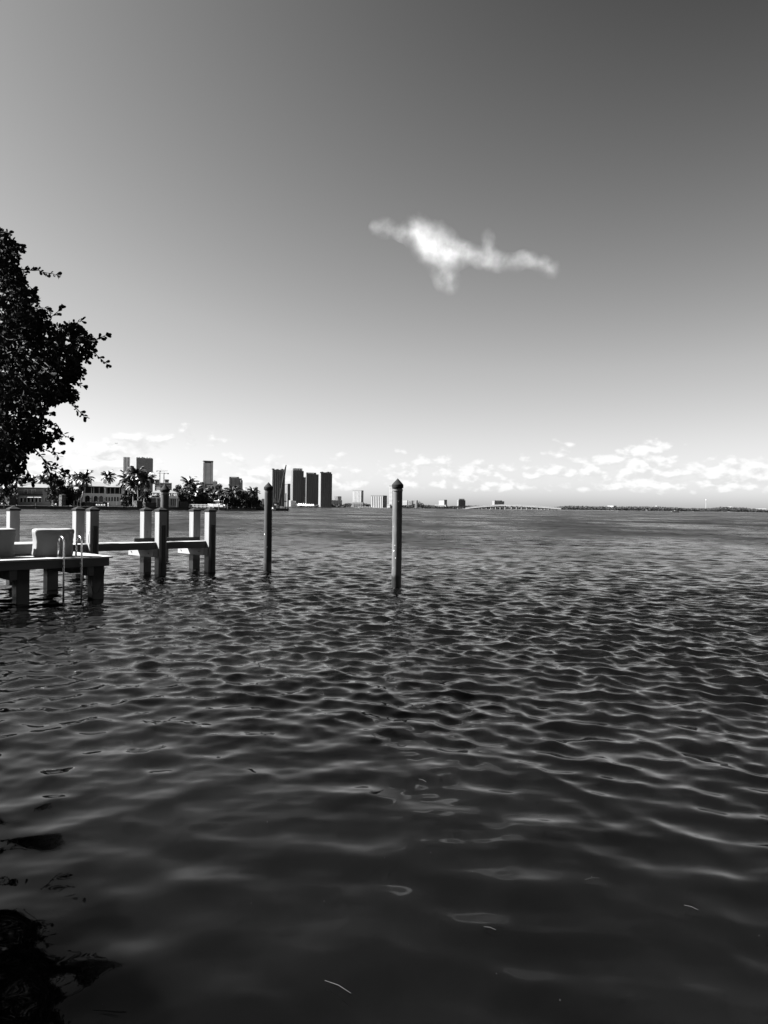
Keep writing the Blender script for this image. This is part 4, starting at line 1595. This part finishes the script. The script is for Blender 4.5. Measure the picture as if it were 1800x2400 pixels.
# ================================================================== TOWERS
def tower(lab, pxl, pxc, pxr, pytop, Y, body, slab, side='L', floors=24, fins=0, crown=None, ang=26, zb=1.0, lit='tower_end', slab_d=0.5, name='tower', finm=None, cat='tower', finw=.9):
    k = Y / F
    a = R(ang)
    th = a if side == 'L' else -a
    if side == 'L':
        w, s = (pxr - pxc) * k / math.cos(a), max(4, (pxc - pxl) * k / math.sin(a))
        x0, x1 = 0, w
    else:
        w, s = (pxc - pxl) * k / math.cos(a), max(4, (pxr - pxc) * k / math.sin(a))
        x0, x1 = -w, 0
    h = Zt(pxc, pytop, Y) - zb
    t = thing(name, lab, cat, (X(pxc, Y), Y, zb), th)
    MB().box(x0, x1, 0, s, 0, h).obj('wall', body, t)
    sx = (x0 - .7, x0 - .03) if side == 'L' else (x1 + .03, x1 + .7)
    if side == 'L':
        # pale end wall facing the sun, the sunlit look put into its colour; window slots
        MB().box(x0 - .5, x0 - .03, 0.0, s, 0, h + .4).obj('end_wall', lit, t)
    fh = h / floors
    b = MB()
    for i in range(1, floors + 1):
        b.box(x0 + .05, x1 - .05, -slab_d, -.02, i * fh - fh * .34, i * fh)
    o = b.obj('balcony_slabs', slab, t)
    o['kind'] = 'stuff'
    b = MB()
    for i in range(floors):
        if side == 'L':
            b.box(x0 - .62, x0 - .52, s * .15, s * .42, i * fh + fh * .25, i * fh + fh * .8)
            b.box(x0 - .62, x0 - .52, s * .58, s * .85, i * fh + fh * .25, i * fh + fh * .8)
        else:
            b.box(x1 + .02, x1 + .12, s * .12, s * .42, i * fh + fh * .25, i * fh + fh * .8)
            b.box(x1 + .02, x1 + .12, s * .58, s * .88, i * fh + fh * .25, i * fh + fh * .8)
    o = b.obj('side_windows', 'tower_band' if side == 'L' else 'tower_glass', t)
    o['kind'] = 'stuff'
    for i in range(fins):
        xx = x0 + (x1 - x0) * (i + .5) / fins
        MB().box(xx - finw / 2, xx + finw / 2, -slab_d - .35, -slab_d - .03, 0, h).obj('pier', finm or body, t)
    if crown == 'parapet':
        MB().box(x0 + w * .08, x1 - w * .12, s * .1, s * .8, h + .02, h + 5).obj('penthouse', body, t)
        for i in range(4):
            xx = x0 + w * (.12 + .2 * i)
            MB().box(xx, xx + w * .13, s * .1 - .2, s * .1 - .02, h + 1.2, h + 3.8).obj('penthouse_opening', 'white_paint', t)
    elif crown == 'open':
        MB().box(x0 - .5, x1 + .2, -.6, s, h + 4.2, h + 7.2).obj('roof_slab', 'tower_dark', t)
        for xx in (x0, x1 - 1.5):
            MB().box(xx, xx + 1.5, 0, s * .9, h + .02, h + 4.1).obj('roof_pier', lit, t)
        MB().box(x0 + w * .15, x1 - w * .12, s * .25, s * .8, h + .02, h + 4.1).obj('plant_room', 'tower_dark', t)
        MB().box(x0, x1, -slab_d - .4, -slab_d - .05, h * .485, h * .515).obj('mechanical_floor', 'tower_dark', t)
    elif crown == 'jag':
        rnd = random.Random(int(pxl))
        xx = x0
        while xx < x1 - 2:
            q = rnd.uniform(2, 5)
            MB().box(xx, min(xx + q * .7, x1), s * .05, s * .5, h + .02, h + rnd.uniform(1.2, 4)).obj('roof_plant', body, t)
            xx += q
    elif crown == 'rim':
        MB().box(x0, x1 - w * .22, .3, s, h + .02, h + 3.4).obj('roof_rim', body, t)
        MB().box(x0 + w * .1, x1 - w * .4, .1, .28, h + .8, h + 2.4).obj('roof_rim', 'white_paint', t)
    elif crown == 'cap':
        MB().box(x0 - .6, x1, -.3, s, h + .02, h + 2.2).obj('roof_slab', lit, t)
    return t


tower('slim pale tower at far left, half of the two behind the tall palm cluster', 284.6, 288.6, 301.5, 1071, 2300, 'tower_pale', 'tower_pale', floors=40, fins=2, finm='tower_glass')
tower('wide dark grey tower with jagged roof rising behind the tall palm cluster', 315.5, 319, 352.7, 1073.5, 2200, 'tower_glass', 'tower_mid', floors=44, fins=0, crown='jag', finw=.5)
tower('slim light grey tower with dark open crown above the motor boat palms', 472, 475.8, 496.3, 1085, 2300, 'tower_mid', 'tower_pale', floors=36, fins=2, finm='tower_dark', crown='open', finw=.8)
tower('short block at the right foot of the slim light grey tower', 495.8, 497, 507.7, 1128.5, 2350, 'tower_mid', 'tower_mid', floors=20, fins=2, crown='jag')
tower('mid height grey tower with stepped right shoulder above the dark palms', 534.8, 537, 563.8, 1120.5, 1900, 'tower_dark', 'tower_mid', floors=24, fins=3, crown='rim', lit='tower_end')
tower('lower stepped shoulder block against the mid height grey tower', 562.5, 563.6, 567.8, 1125.5, 1905, 'tower_dark', 'tower_mid', floors=22)
tower('small dark block showing behind the last palm of the island', 592, 593, 603, 1143, 1950, 'tower_dark', 'tower_dark', floors=16)
tower('small white block low between the last palm and the weathered piling', 611.5, 613, 619, 1169, 1700, 'tower_mid', 'tower_white', floors=5)
tower('white gabled low block seen through the leafy tree at far left', 97, 98.5, 110.5, 1105, 1900, 'tower_pale', 'tower_white', floors=14, lit='tower_end')
tower('pale apartment block half hidden behind trees at far left', 91, 92.5, 124, 1113.5, 1850, 'tower_mid', 'tower_pale', floors=12, fins=4)
tower('broad dark striped tower with white sunlit edge behind the crane boom', 632, 638, 665.5, 1102, 1650, 'tower_glass', 'tower_band', floors=34, fins=6, finm='tower_mid', crown='jag', slab_d=.3)
tower('narrow lower tower just right of the crane boom', 665.5, 674, 679.8, 1136, 1750, 'tower_dark', 'tower_band', floors=22, lit='tower_end_grey', crown='cap')
tower('tall dark tower with white balconied edge, left of the group of three', 681, 686.2, 709.8, 1103, 1600, 'tower_glass', 'tower_band', lit='tower_end_grey', floors=36, fins=5, finm='tower_dark', crown='parapet')
tower('narrow dark tower wedged behind the group of three', 709.6, 710, 718.5, 1118.5, 1720, 'tower_dark', 'tower_mid', floors=30, fins=3)
tower('middle dark tower of the group of three with flat white rim', 717, 718, 745.4, 1111, 1680, 'tower_glass', 'tower_band', lit='tower_end_grey', floors=34, fins=5, finm='tower_dark', crown='rim')
tower('right dark tower of the group of three with bright white edge', 745.4, 751.6, 776.8, 1109.5, 1560, 'tower_glass', 'tower_band', floors=36, fins=6, finm='tower_dark', crown='jag')
tower('low white block at the water in front of the tall dark towers', 676, 682, 692.6, 1173, 1480, 'tower_pale', 'tower_white', floors=4, name='low_block', cat='building', lit='tower_end')
tower('small pale block right of the right dark tower, upper of two', 782.6, 792, 799.2, 1163, 1900, 'tower_white', 'tower_white', 'R', floors=9, fins=3, finm='tower_dark', name='apartment_block', cat='building')
tower('dark low block right of the right dark tower, nearer the water', 776.5, 778, 801, 1172, 1800, 'tower_dark', 'tower_mid', floors=6, fins=4, finm='tower_mid', name='apartment_block', cat='building')
tower('white hotel tower with dark right side on a sloping white base', 826.5, 846.8, 851.3, 1151.5, 1800, 'tower_white', 'tower_white', 'R', floors=15, fins=6, finm='tower_white', name='hotel_tower', crown='cap', ang=30)
pod = thing('hotel_podium', 'broad white base with slanting left end under the white hotel tower', 'building', (X(822, 1795), 1780, 1.0), R(-8))
kk = 1.0 * 1790 / F
MB().add([(0, 0, 0), (29 * kk, 0, 0), (29 * kk, 12, 0), (0, 12, 0), (6 * kk, 0, 12), (29 * kk, 0, 12), (29 * kk, 12, 12), (6 * kk, 12, 12)], [(0, 1, 5, 4), (1, 2, 6, 5), (2, 3, 7, 6), (3, 0, 4, 7), (4, 5, 6, 7)]).obj('wall', 'tower_white', pod)
for i in range(5):
    MB().box((7 + 4.2 * i) * kk, (8.2 + 4.2 * i) * kk, -.5, -.03, .5, 9).obj('opening', 'tower_mid', pod)
tower('wide condominium block with white bays and dark right end near the round piling', 869, 898, 906.8, 1163.5, 1700, 'tower_dark', 'tower_dark', 'R', floors=9, fins=7, finm='tower_white', name='condominium', crown='cap', cat='building', finw=2.2, ang=24)
tower('tall plain white tower half hidden by the tall round piling', 912, 938, 943, 1140, 1900, 'tower_white', 'tower_white', 'R', floors=16, fins=2, finm='tower_white', crown='cap')
tower('low grey block left of the plain white tower foot', 906, 914, 918, 1183, 1750, 'tower_mid', 'tower_white', 'R', floors=2, name='low_block', cat='building')
tower('pale apartment block right of the tall round piling, left of its row', 944, 954.5, 957, 1173, 2000, 'tower_white', 'tower_white', 'R', floors=6, name='apartment_block', cat='building')
tower('grey and white striped apartment block, middle of the row right of the tall round piling', 957, 966, 969, 1173, 2020, 'tower_mid', 'tower_white', 'R', floors=6, fins=3, finm='tower_dark', name='apartment_block', cat='building')
tower('stepped apartment block at the right end of the row beyond the tall round piling', 968, 976.5, 979.5, 1172.5, 2040, 'tower_white', 'tower_white', 'R', floors=7, fins=2, finm='tower_dark', name='apartment_block', cat='building')
tower('small white hotel with dark right end between treeline and bridge', 1029, 1041, 1048.5, 1173, 2200, 'tower_white', 'tower_white', 'R', floors=8, name='hotel_tower', cat='building', ang=32, crown='cap')
tower('white podium under the small white hotel', 1020, 1045, 1049, 1183.5, 2150, 'tower_white', 'tower_white', 'R', floors=2, name='low_block', cat='building')
tower('dark block with four pale roof arches left of the bridge', 1072, 1074.5, 1091.5, 1172.5, 2500, 'tower_dark', 'tower_mid', floors=12, fins=4, finm='tower_dark', crown='parapet', name='office_block', cat='building')
tower('flat dark slab building above the hump of the bridge', 1155, 1159, 1183.5, 1174.5, 3300, 'tower_dark', 'tower_mid', floors=10, name='office_block', cat='building', crown='rim', zb=.5)
tower('long white building standing above the dark treeline right of the bridge', 1426.5, 1438, 1449, 1185.2, 2700, 'tower_white', 'tower_white', 'R', floors=5, name='white_building', cat='building', ang=40)
tower('small white house at the foot of the far treeline', 1513, 1518, 1520, 1194, 2380, 'tower_white', 'tower_white', 'R', floors=2, name='white_house', cat='building')
tower('thin white tower building poking out of the far treeline', 1536.5, 1540, 1542.5, 1184.5, 2600, 'tower_white', 'tower_white', 'R', floors=5, name='white_building', cat='building')
tower('pale roof showing above the right part of the far treeline', 1707, 1716, 1720, 1187.5, 2600, 'tower_white', 'tower_white', 'R', floors=3, name='white_building', cat='building')
tower('low white roofs at the right picture edge above the treeline', 1776, 1796, 1802, 1192.2, 2500, 'tower_white', 'tower_white', 'R', floors=2, name='white_building', cat='building')

# ---- concrete frame under construction with two tower cranes
YK = 2100
tower('unfinished concrete frame building between palms and the thick piling', 361, 363, 397.5, 1131, YK, 'tower_dark', 'tower_mid', floors=9, fins=7, finm='tower_band', name='unfinished_building', cat='building', lit='tower_end_grey')
for px0, px1, pt in ((363, 370, 1124), (385.5, 392.5, 1123.5)):
    t = thing('stair_core', 'lump of formwork on the unfinished building, %s of two' % ('left' if px0 < 370 else 'right'), 'formwork', (X(px0, YK), YK + 2, Zt(px0, 1131, YK)), 0)
    w = (px1 - px0) * YK / F
    MB().box(0, w, 0, 8, 0, 5.5).obj('core', 'tower_dark', t)
    MB().box(-.8, w + .8, -1, 9, 5.6, 8.6).obj('platform', 'tower_dark', t)


def tcrane(px, ptop, pjib, pxa, pxb, Y, lab):
    k = Y / F
    t = thing('tower_crane', lab, 'crane', (X(px, Y), Y, 1.0), 0, 'tower cranes on the building site')
    hj, ht = Zt(px, pjib, Y) - 1, Zt(px, ptop, Y) - 1
    lattice('mast', (0, 0, 0), (0, 0, hj), 1.9, 1.9, 20, 'tower_mid', t, .3)
    a, c = (pxa - px) * k, (pxb - px) * k
    lattice('jib', (0, 0, hj), (c, 0, hj), 1.4, 1.0, 12, 'tower_mid', t, .2)
    lattice('counter_jib', (0, 0, hj), (a, 0, hj), 1.4, 1.4, 5, 'tower_mid', t, .25)
    MB().box(min(a, a * .75), max(a, a * .75), -1, 1, hj - 2.5, hj).obj('counterweight', 'tower_dark', t)
    MB().tube([(0, 0, hj), (0, 0, ht)], .35, 5).obj('apex', 'tower_mid', t)
    MB().tube([(0, 0, ht), (c * .7, 0, hj + .6)], .12, 4).obj('tie_rod', 'tower_mid', t)
    MB().box(.5, 2.8, -1, 1, hj - 2.6, hj - .2).obj('cab', 'tower_mid', t)


tcrane(374, 1098.5, 1103.3, 366, 392, YK, 'left tower crane, taller, above the unfinished building')
tcrane(383.6, 1104.5, 1109, 394.5, 367, YK + 6, 'right tower crane, lower, its heavy end to the right')

# ================================================================== FAR SHORE, TREES, BRIDGE
def land_strip(name, cols, depth, z, m):
    b = MB()
    vs, fs = [], []
    for px, Y in cols:
        x_ = X(px, Y)
        vs += [(x_, Y, -1.5), (x_, Y, z), (x_ * (Y + depth) / Y, Y + depth, z), (x_ * (Y + depth) / Y, Y + depth, -1.5)]
    for i in range(len(cols) - 1):
        a = i * 4
        fs += [(a, a + 4, a + 5, a + 1), (a + 1, a + 5, a + 6, a + 2), (a + 2, a + 6, a + 7, a + 3)]
    b.add(vs, fs)
    return b.obj(name, m, kind='structure')


land_strip('shore', [(-500, 1500), (300, 1480), (640, 1440), (780, 1500), (830, 1740), (910, 1660), (1060, 2080)], 900, 0.95, 'sand')
land_strip('shore', [(1060, 2900), (1180, 3000), (1300, 2700)], 600, 0.9, 'sand')
land_strip('shore', [(1296, 2500), (1450, 2350), (1600, 2300), (1800, 2200), (2300, 2000)], 900, 0.8, 'sand')


def treeline(name, cols, lab_seed, dens, m='far_leaf', spread=60):
    """cols: photo column, top row, distance.  Clumpy crowns of small faces standing along the shore"""
    rnd = random.Random(lab_seed)
    b = MB()
    for (a, ta, Ya), (c, tc, Yc) in zip(cols, cols[1:]):
        n = max(1, int((c - a) * dens))
        for i in range(n):
            u = (i + rnd.random()) / n
            px = a + (c - a) * u
            top = ta + (tc - ta) * u
            Y = Ya + (Yc - Ya) * u + rnd.uniform(0, spread)
            hgt = max(2.0, (Zt(px, top, Y) - .8)) * rnd.uniform(.85, 1.25)
            w = rnd.uniform(5.0, 9.0)
            x_ = X(px, Y)
            for k in range(44):
                d = Vector((rnd.gauss(0, 1), rnd.gauss(0, 1), rnd.gauss(0, 1))).normalized()
                p = Vector((x_ + d.x * w, Y + d.y * w, .8 + hgt * (.52 + .48 * d.z * rnd.uniform(.8, 1))))
                s1 = Vector((rnd.gauss(0, 1), rnd.gauss(0, 1), rnd.gauss(0, 1))).normalized() * rnd.uniform(1.0, 2.0)
                s2 = s1.cross(d).normalized() * rnd.uniform(.7, 1.5)
                b.add([p - s1, p + s2, p + s1, p - s2], [(0, 1, 2, 3)])
    o = b.obj(name, m)
    o['kind'] = 'stuff'
    o['label'] = lab_text[lab_seed]
    return o


lab_text = {1: 'dark trees along the far shore between towers and the bridge', 2: 'long dark treeline along the far right shore', 3: 'dark trees seen under and behind the bridge'}
treeline('far_treeline', [(690, 1186, 1500), (740, 1184, 1560), (778, 1184, 1600), (802, 1184, 1800), (812, 1180, 1850), (826, 1182, 1860), (852, 1181, 1830), (868, 1184, 1780), (905, 1186, 1780), (940, 1186, 1900),
                          (965, 1182, 2000), (982, 1177, 2080), (996, 1184, 2100), (1020, 1186, 2120), (1050, 1187, 2150), (1080, 1186, 2300)], 1, 0.9)
treeline('far_treeline', [(1296, 1190, 2560), (1312, 1188, 2520), (1330, 1186.5, 2500), (1360, 1187, 2480), (1400, 1188, 2440), (1450, 1189, 2400), (1500, 1188, 2380), (1560, 1189.5, 2360), (1610, 1192, 2340), (1660, 1192.5, 2320),
                          (1690, 1189.5, 2300), (1740, 1191, 2280), (1800, 1196, 2240), (1900, 1196, 2200)], 2, 1.3)
treeline('far_treeline', [(1060, 1187, 2750), (1085, 1185.5, 2950), (1120, 1186, 3000), (1200, 1188, 3000), (1300, 1189, 2700)], 3, 1.3)

# ---- bridge
YR = 2600
kr = YR / F
br = thing('road_bridge', 'long low white bridge arching over the water on many pale piers', 'bridge', (X(1072, YR), YR, 0))
prof = [(1072, 1193.3), (1090, 1190.6), (1110, 1188.2), (1130, 1186.2), (1150, 1184.6), (1170, 1183.4), (1185, 1183.0), (1200, 1183.2), (1220, 1184.0), (1245, 1185.6), (1270, 1187.4), (1295, 1189.4), (1316, 1191.2)]


def by(px):
    for (a, ya), (c, yc) in zip(prof, prof[1:]):
        if a <= px <= c:
            return ya + (yc - ya) * (px - a) / (c - a)
    return prof[-1][1]


BA = R(25)                               # the bridge runs away to the left: its long side catches the sun
br.rotation_euler[2] = -BA
bx0 = X(1072, YR)


def blen(px):
    t_ = (px - 900) / F
    return (t_ * YR - bx0) / (math.cos(BA) + t_ * math.sin(BA))


def bz(px, py):
    return Zt(px, py, YR - blen(px) * math.sin(BA))


def ribbon(name, y0, y1, za, zb):
    vs, fs = [], []
    for px, py in prof:
        x_, z = blen(px), bz(px, py)
        vs += [(x_, y0, z + zb), (x_, y0, z + za), (x_, y1, z + za), (x_, y1, z + zb)]
    for i in range(len(prof) - 1):
        a = i * 4
        for j in range(4):
            fs.append((a + j, a + (j + 1) % 4, a + 4 + (j + 1) % 4, a + 4 + j))
    fs += [(0, 3, 2, 1), tuple(len(vs) - 4 + k for k in range(4))]
    MB().add(vs, fs).obj(name, 'concrete', br)


ribbon('deck', -7, 7, -3.6, 0)
ribbon('parapet', -7.4, -7.02, -.1, 1.2)
for zx in (245, 280, 315, 352, 388, 425, 463, 500, 555, 615, 675, 735, 798, 880, 945, 1010, 1080, 1148, 1218, 1268, 1315, 1362, 1410, 1462):
    px = 1040 + zx * .18083
    x_, z = blen(px), bz(px, by(px)) - 3.62
    b = MB().box(x_ - 1.0, x_ + 1.0, -5.5, 5.5, -2, z - 1.0)
    b.box(x_ - 1.2, x_ + 1.2, -6.6, 6.6, z - .99, z)
    b.obj('pier', 'concrete', br)

# ---- small boats on the bay
def small_boat(px0, px1, py, lab, cab=True, kind='motor_boat', tall=1.0):
    Y = None
    pm = (px0 + px1) / 2
    Y = max(300.0, H * F / max(1.2, py - hor(pm)))
    Y = min(Y, 2150)
    k = Y / F
    L = (px1 - px0) * k
    t = thing(kind, lab, 'boat', (X(pm, Y), Y, 0), R(random.uniform(-8, 8)))
    b = MB()
    hull(b, L * .88, L * .28, L * .12 + .3, sheer=L * .05, z0=-.3)
    b.obj('hull', 'gelcoat', t)
    if cab:
        hh = (L * .12 + .3)
        MB().box(-L * .12, L * .24, -L * .09, L * .09, hh * .9, hh + L * .13 * tall, taper=.85).obj('cabin', 'gelcoat', t)
        MB().box(-L * .13, L * .18, -L * .092, L * .092, hh + L * .05, hh + L * .09, taper=.92).obj('cabin_window', 'glass_dark', t)


small_boat(970, 978.5, 1192.3, 'small white motor boat on open water right of the tall round piling')
small_boat(1573, 1592, 1201, 'white motor yacht gliding before the far right treeline')
small_boat(1072, 1081, 1192.5, 'white boat at the left foot of the bridge')
small_boat(1147, 1155.5, 1196, 'white boat passing under the middle of the bridge', tall=1.8)
small_boat(762, 768.5, 1189, 'small white boat below the right dark tower')
small_boat(876, 891, 1190, 'white boat moored before the condominium with curved bays')
small_boat(727, 740, 1187.5, 'low white boat moored before the middle dark tower')
small_boat(1448, 1453, 1198.5, 'tiny white boat along the far treeline right of the long white building', False)
# long white dock sheds along the marina
for i, (a, c, py0, py1, Y, lab) in enumerate(((841, 874, 1188.0, 1190.4, 1660, 'long low white marina pontoon before the white hotel'), (693.5, 720, 1180, 1184, 1490, 'white canopy roofs along the quay under the dark towers'),
                                              (716, 737, 1182, 1185, 1500, 'second lower white canopy along the quay under the dark towers'))):
    k = Y / F
    t = thing('quay_canopy' if i else 'marina_pontoon', lab, 'canopy' if i else 'pontoon', (X(a, Y), Y - 10 if i else Y, 0.95 if i else 0), R(-3))
    w = (c - a) * k
    z1, z0 = Zt(a, py0, Y), Zt(a, py1, Y)
    if i:
        n = 5
        for q in range(n):
            x0, x1 = w * q / n, w * (q + .94) / n
            MB().add([(x0, 0, z0 - .95), (x1, 0, z0 - .95), (x1, 8, z0 - .95), (x0, 8, z0 - .95), ((x0 + x1) / 2, 4, z1 + .2)], [(0, 1, 4), (1, 2, 4), (2, 3, 4), (3, 0, 4), (3, 2, 1, 0)]).obj('roof', 'white_paint', t)
            MB().box(x0, x0 + .4, .1, .5, 0, z0 - .96).obj('post', 'white_paint', t)
    else:
        MB().box(0, w, 0, 4, -.5, max(.9, z1)).obj('float', 'white_paint', t)
        for q in range(9):
            MB().tube([(w * q / 8, 2, .5), (w * q / 8, 2, 3.2)], .25, 5).obj('post', 'white_paint', t)

# radio mast beyond the right treeline
t = thing('radio_mast', 'thin pale mast with a knob on top beyond the far right treeline', 'mast', (X(1654, 2700), 2700, 0.8))
zt = Zt(1654, 1171, 2700) - .8
MB().tube([(0, 0, 0), (0, 0, zt)], [.22, .15], 5).obj('pole', 'tower_pale', t)
MB().lathe([(.1, zt - .6), (1.3, zt), (1.3, zt + .8), (.1, zt + 1.6)], 8).obj('top_drum', 'white_paint', t)
# distant aircraft
t = thing('airplane', 'tiny dark aircraft high over the left clouds', 'aircraft', (X(271, 2500), 2500, Zt(271, 1039, 2500)), R(20))
MB().tube([(-4.5, 0, 0), (-3.5, 0, .2), (3, 0, .1), (4.5, 0, .5)], [.15, .6, .55, .12], 7).obj('fuselage', 'tower_dark', t)
MB().box(-1, .8, -5, 5, .1, .3).obj('wing', 'tower_dark', t)
MB().box(3.4, 4.4, -1.6, 1.6, .4, .55).obj('tailplane', 'tower_dark', t)
MB().box(3.5, 4.5, -.1, .1, .5, 1.8).obj('fin', 'tower_dark', t)


# ================================================================== CLOUD
def build_cloud():
    Yc = 1500.0
    kx = Yc / F
    c0 = P(1095, 600, Yc)
    Z = [(200, 180, 75, 48, 0, .60), (455, 150, 62, 62, 0, .50), (390, 228, 95, 42, 10, .55), (600, 305, 165, 82, 28, 1.05), (690, 375, 105, 60, 10, .7), (850, 375, 120, 42, 22, .65), (1010, 310, 42, 84, -8, .45),
         (1060, 440, 150, 46, 8, .5), (1330, 425, 84, 40, 10, .68), (1470, 490, 70, 50, 25, .8), (690, 590, 70, 62, 38, .85), (650, 490, 85, 70, 25, .42), (545, 395, 95, 55, 30, .40), (662, 205, 20, 60, -10, .30), (1195, 430, 70, 30, 10, .38)]
    s = 0.3014 * kx
    bl = []
    for zx, zy, rx, ry, rot, am in Z:
        p = P(840 + zx * .3014, 480 + zy * .3014, Yc) - c0
        bl.append((p, rx * s, ry * s, R(rot), am))
    # hull: union of swollen ellipsoids
    bm = bmesh.new()
    for p, rx, ry, rot, am in bl:
        g = 1.5 + 0.4 * am
        mt = Matrix.Translation(p) @ Matrix.Rotation(rot, 4, 'Y') @ Matrix.Diagonal((rx * g, max(rx, ry) * .75 * g + 6, ry * g, 1))
        bmesh.ops.create_icosphere(bm, subdivisions=3, radius=1.0, matrix=mt)
    me = bpy.data.meshes.new('hull_raw')
    bm.to_mesh(me)
    bm.free()
    o = bpy.data.objects.new('cloud', me)
    COL.objects.link(o)
    rm = o.modifiers.new('remesh', 'REMESH')
    rm.mode = 'VOXEL'
    rm.voxel_size = 4.0
    dg = bpy.context.evaluated_depsgraph_get()
    me2 = bpy.data.meshes.new_from_object(o.evaluated_get(dg))
    o.modifiers.clear()
    o.data = me2
    bpy.data.meshes.remove(me)
    o.location = c0
    m = bpy.data.materials.new('cloud_vapour')
    m.use_nodes = True
    m.node_tree.nodes.clear()
    T = NT(m.node_tree)
    tc = T.new('ShaderNodeTexCoord').outputs['Object']
    wn = T.new('ShaderNodeTexNoise')
    T.put(wn.inputs['Vector'], tc)
    wn.inputs['Scale'].default_value = 0.03
    wn.inputs['Detail'].default_value = 6
    wn.inputs['Roughness'].default_value = .6
    wv = T.vmath('ADD', tc, T.vmath('SCALE', T.vmath('SUBTRACT', wn.outputs['Color'], (.5, .5, .5)), scale=46.0))
    tot = None
    for p, rx, ry, rot, am in bl:
        d = T.vmath('SUBTRACT', wv, tuple(p))
        if rot:
            vr = T.new('ShaderNodeVectorRotate', rotation_type='Y_AXIS')
            T.put(vr.inputs['Vector'], d)
            vr.inputs['Angle'].default_value = -rot
            d = vr.outputs[0]
        d = T.vmath('MULTIPLY', d, (1 / rx, 1 / (max(rx, ry) * .75), 1 / ry))
        q = T.vmath('DOT_PRODUCT', d, d)
        g = T.math('MULTIPLY', T.math('EXPONENT', T.math('MULTIPLY', q, -0.85)), am)
        tot = g if tot is None else T.math('ADD', tot, g)
    fb = T.noise(T.vmath('MULTIPLY', tc, (1, 1, .8)), 0.028, 8, .66)
    dn = T.math('MULTIPLY', tot, T.ramp(fb, .30, .68, -0.12, 1.75, smooth=False))
    dn = T.math('MAXIMUM', T.math('SUBTRACT', dn, 0.035), 0.0)
    pv = T.new('ShaderNodeVolumePrincipled')
    pv.inputs['Color'].default_value = (1, 1, 1, 1)
    pv.inputs['Anisotropy'].default_value = 0.2
    T.put(pv.inputs['Density'], T.math('MULTIPLY', dn, 0.0066))
    out = T.new('ShaderNodeOutputMaterial')
    T.l.new(pv.outputs[0], out.inputs['Volume'])
    me2.materials.clear()
    me2.materials.append(m)
    tag(o, 'single wispy white cloud high in the sky above the bay', 'cloud')


build_cloud()

# ------------------------------------------------------------------ flotsam on the near water
def surf(px, py):
    d = ray(px, py)
    t_ = -H / d.z
    return Vector((0, 0, H)) + d * t_


for i, (px, py, ln, ang, lab) in enumerate(((792, 2322, .16, -35, 'bent pale twig floating nearest the bottom of the view'), (1388, 2067, .10, 15, 'forked pale twig floating in the lower right water'), (991, 1835, .09, -50, 'thin pale straw floating mid water'),
                                            (1620, 2135, .08, -40, 'small straw floating far right in the lower water'), (1148, 2184, .07, -25, 'tiny straw floating left of the forked twig'), (548, 1772, .10, 10, 'pale twig floating in the dark left water'))):
    p = surf(px, py)
    t = thing('floating_twig', lab, 'twig', (p.x, p.y, 0.02), R(ang), 'twigs floating on the water')
    MB().tube([(-ln / 2, 0, 0), (0, .03 * ln, .004), (ln / 2, -.02 * ln, 0)], [.0013, .0018, .001], 5).obj('stem', 'driftwood', t)
    if i in (1, 5):
        MB().tube([(0, .01, .004), (ln * .12, ln * .22, .006)], [.0012, .0008], 5).obj('side_stem', 'driftwood', t)
b = MB()
for i in range(22):
    px, py = random.uniform(60, 1790), random.uniform(1720, 2390)
    p = surf(px, py)
    s = random.uniform(.0012, .0034)
    b.add([p + Vector((-s, 0, .03)), p + Vector((0, -s, .03)), p + Vector((s, 0, .03)), p + Vector((0, s, .035))], [(0, 1, 2, 3)])
o = b.obj('floating_debris', 'driftwood')
o['kind'] = 'stuff'
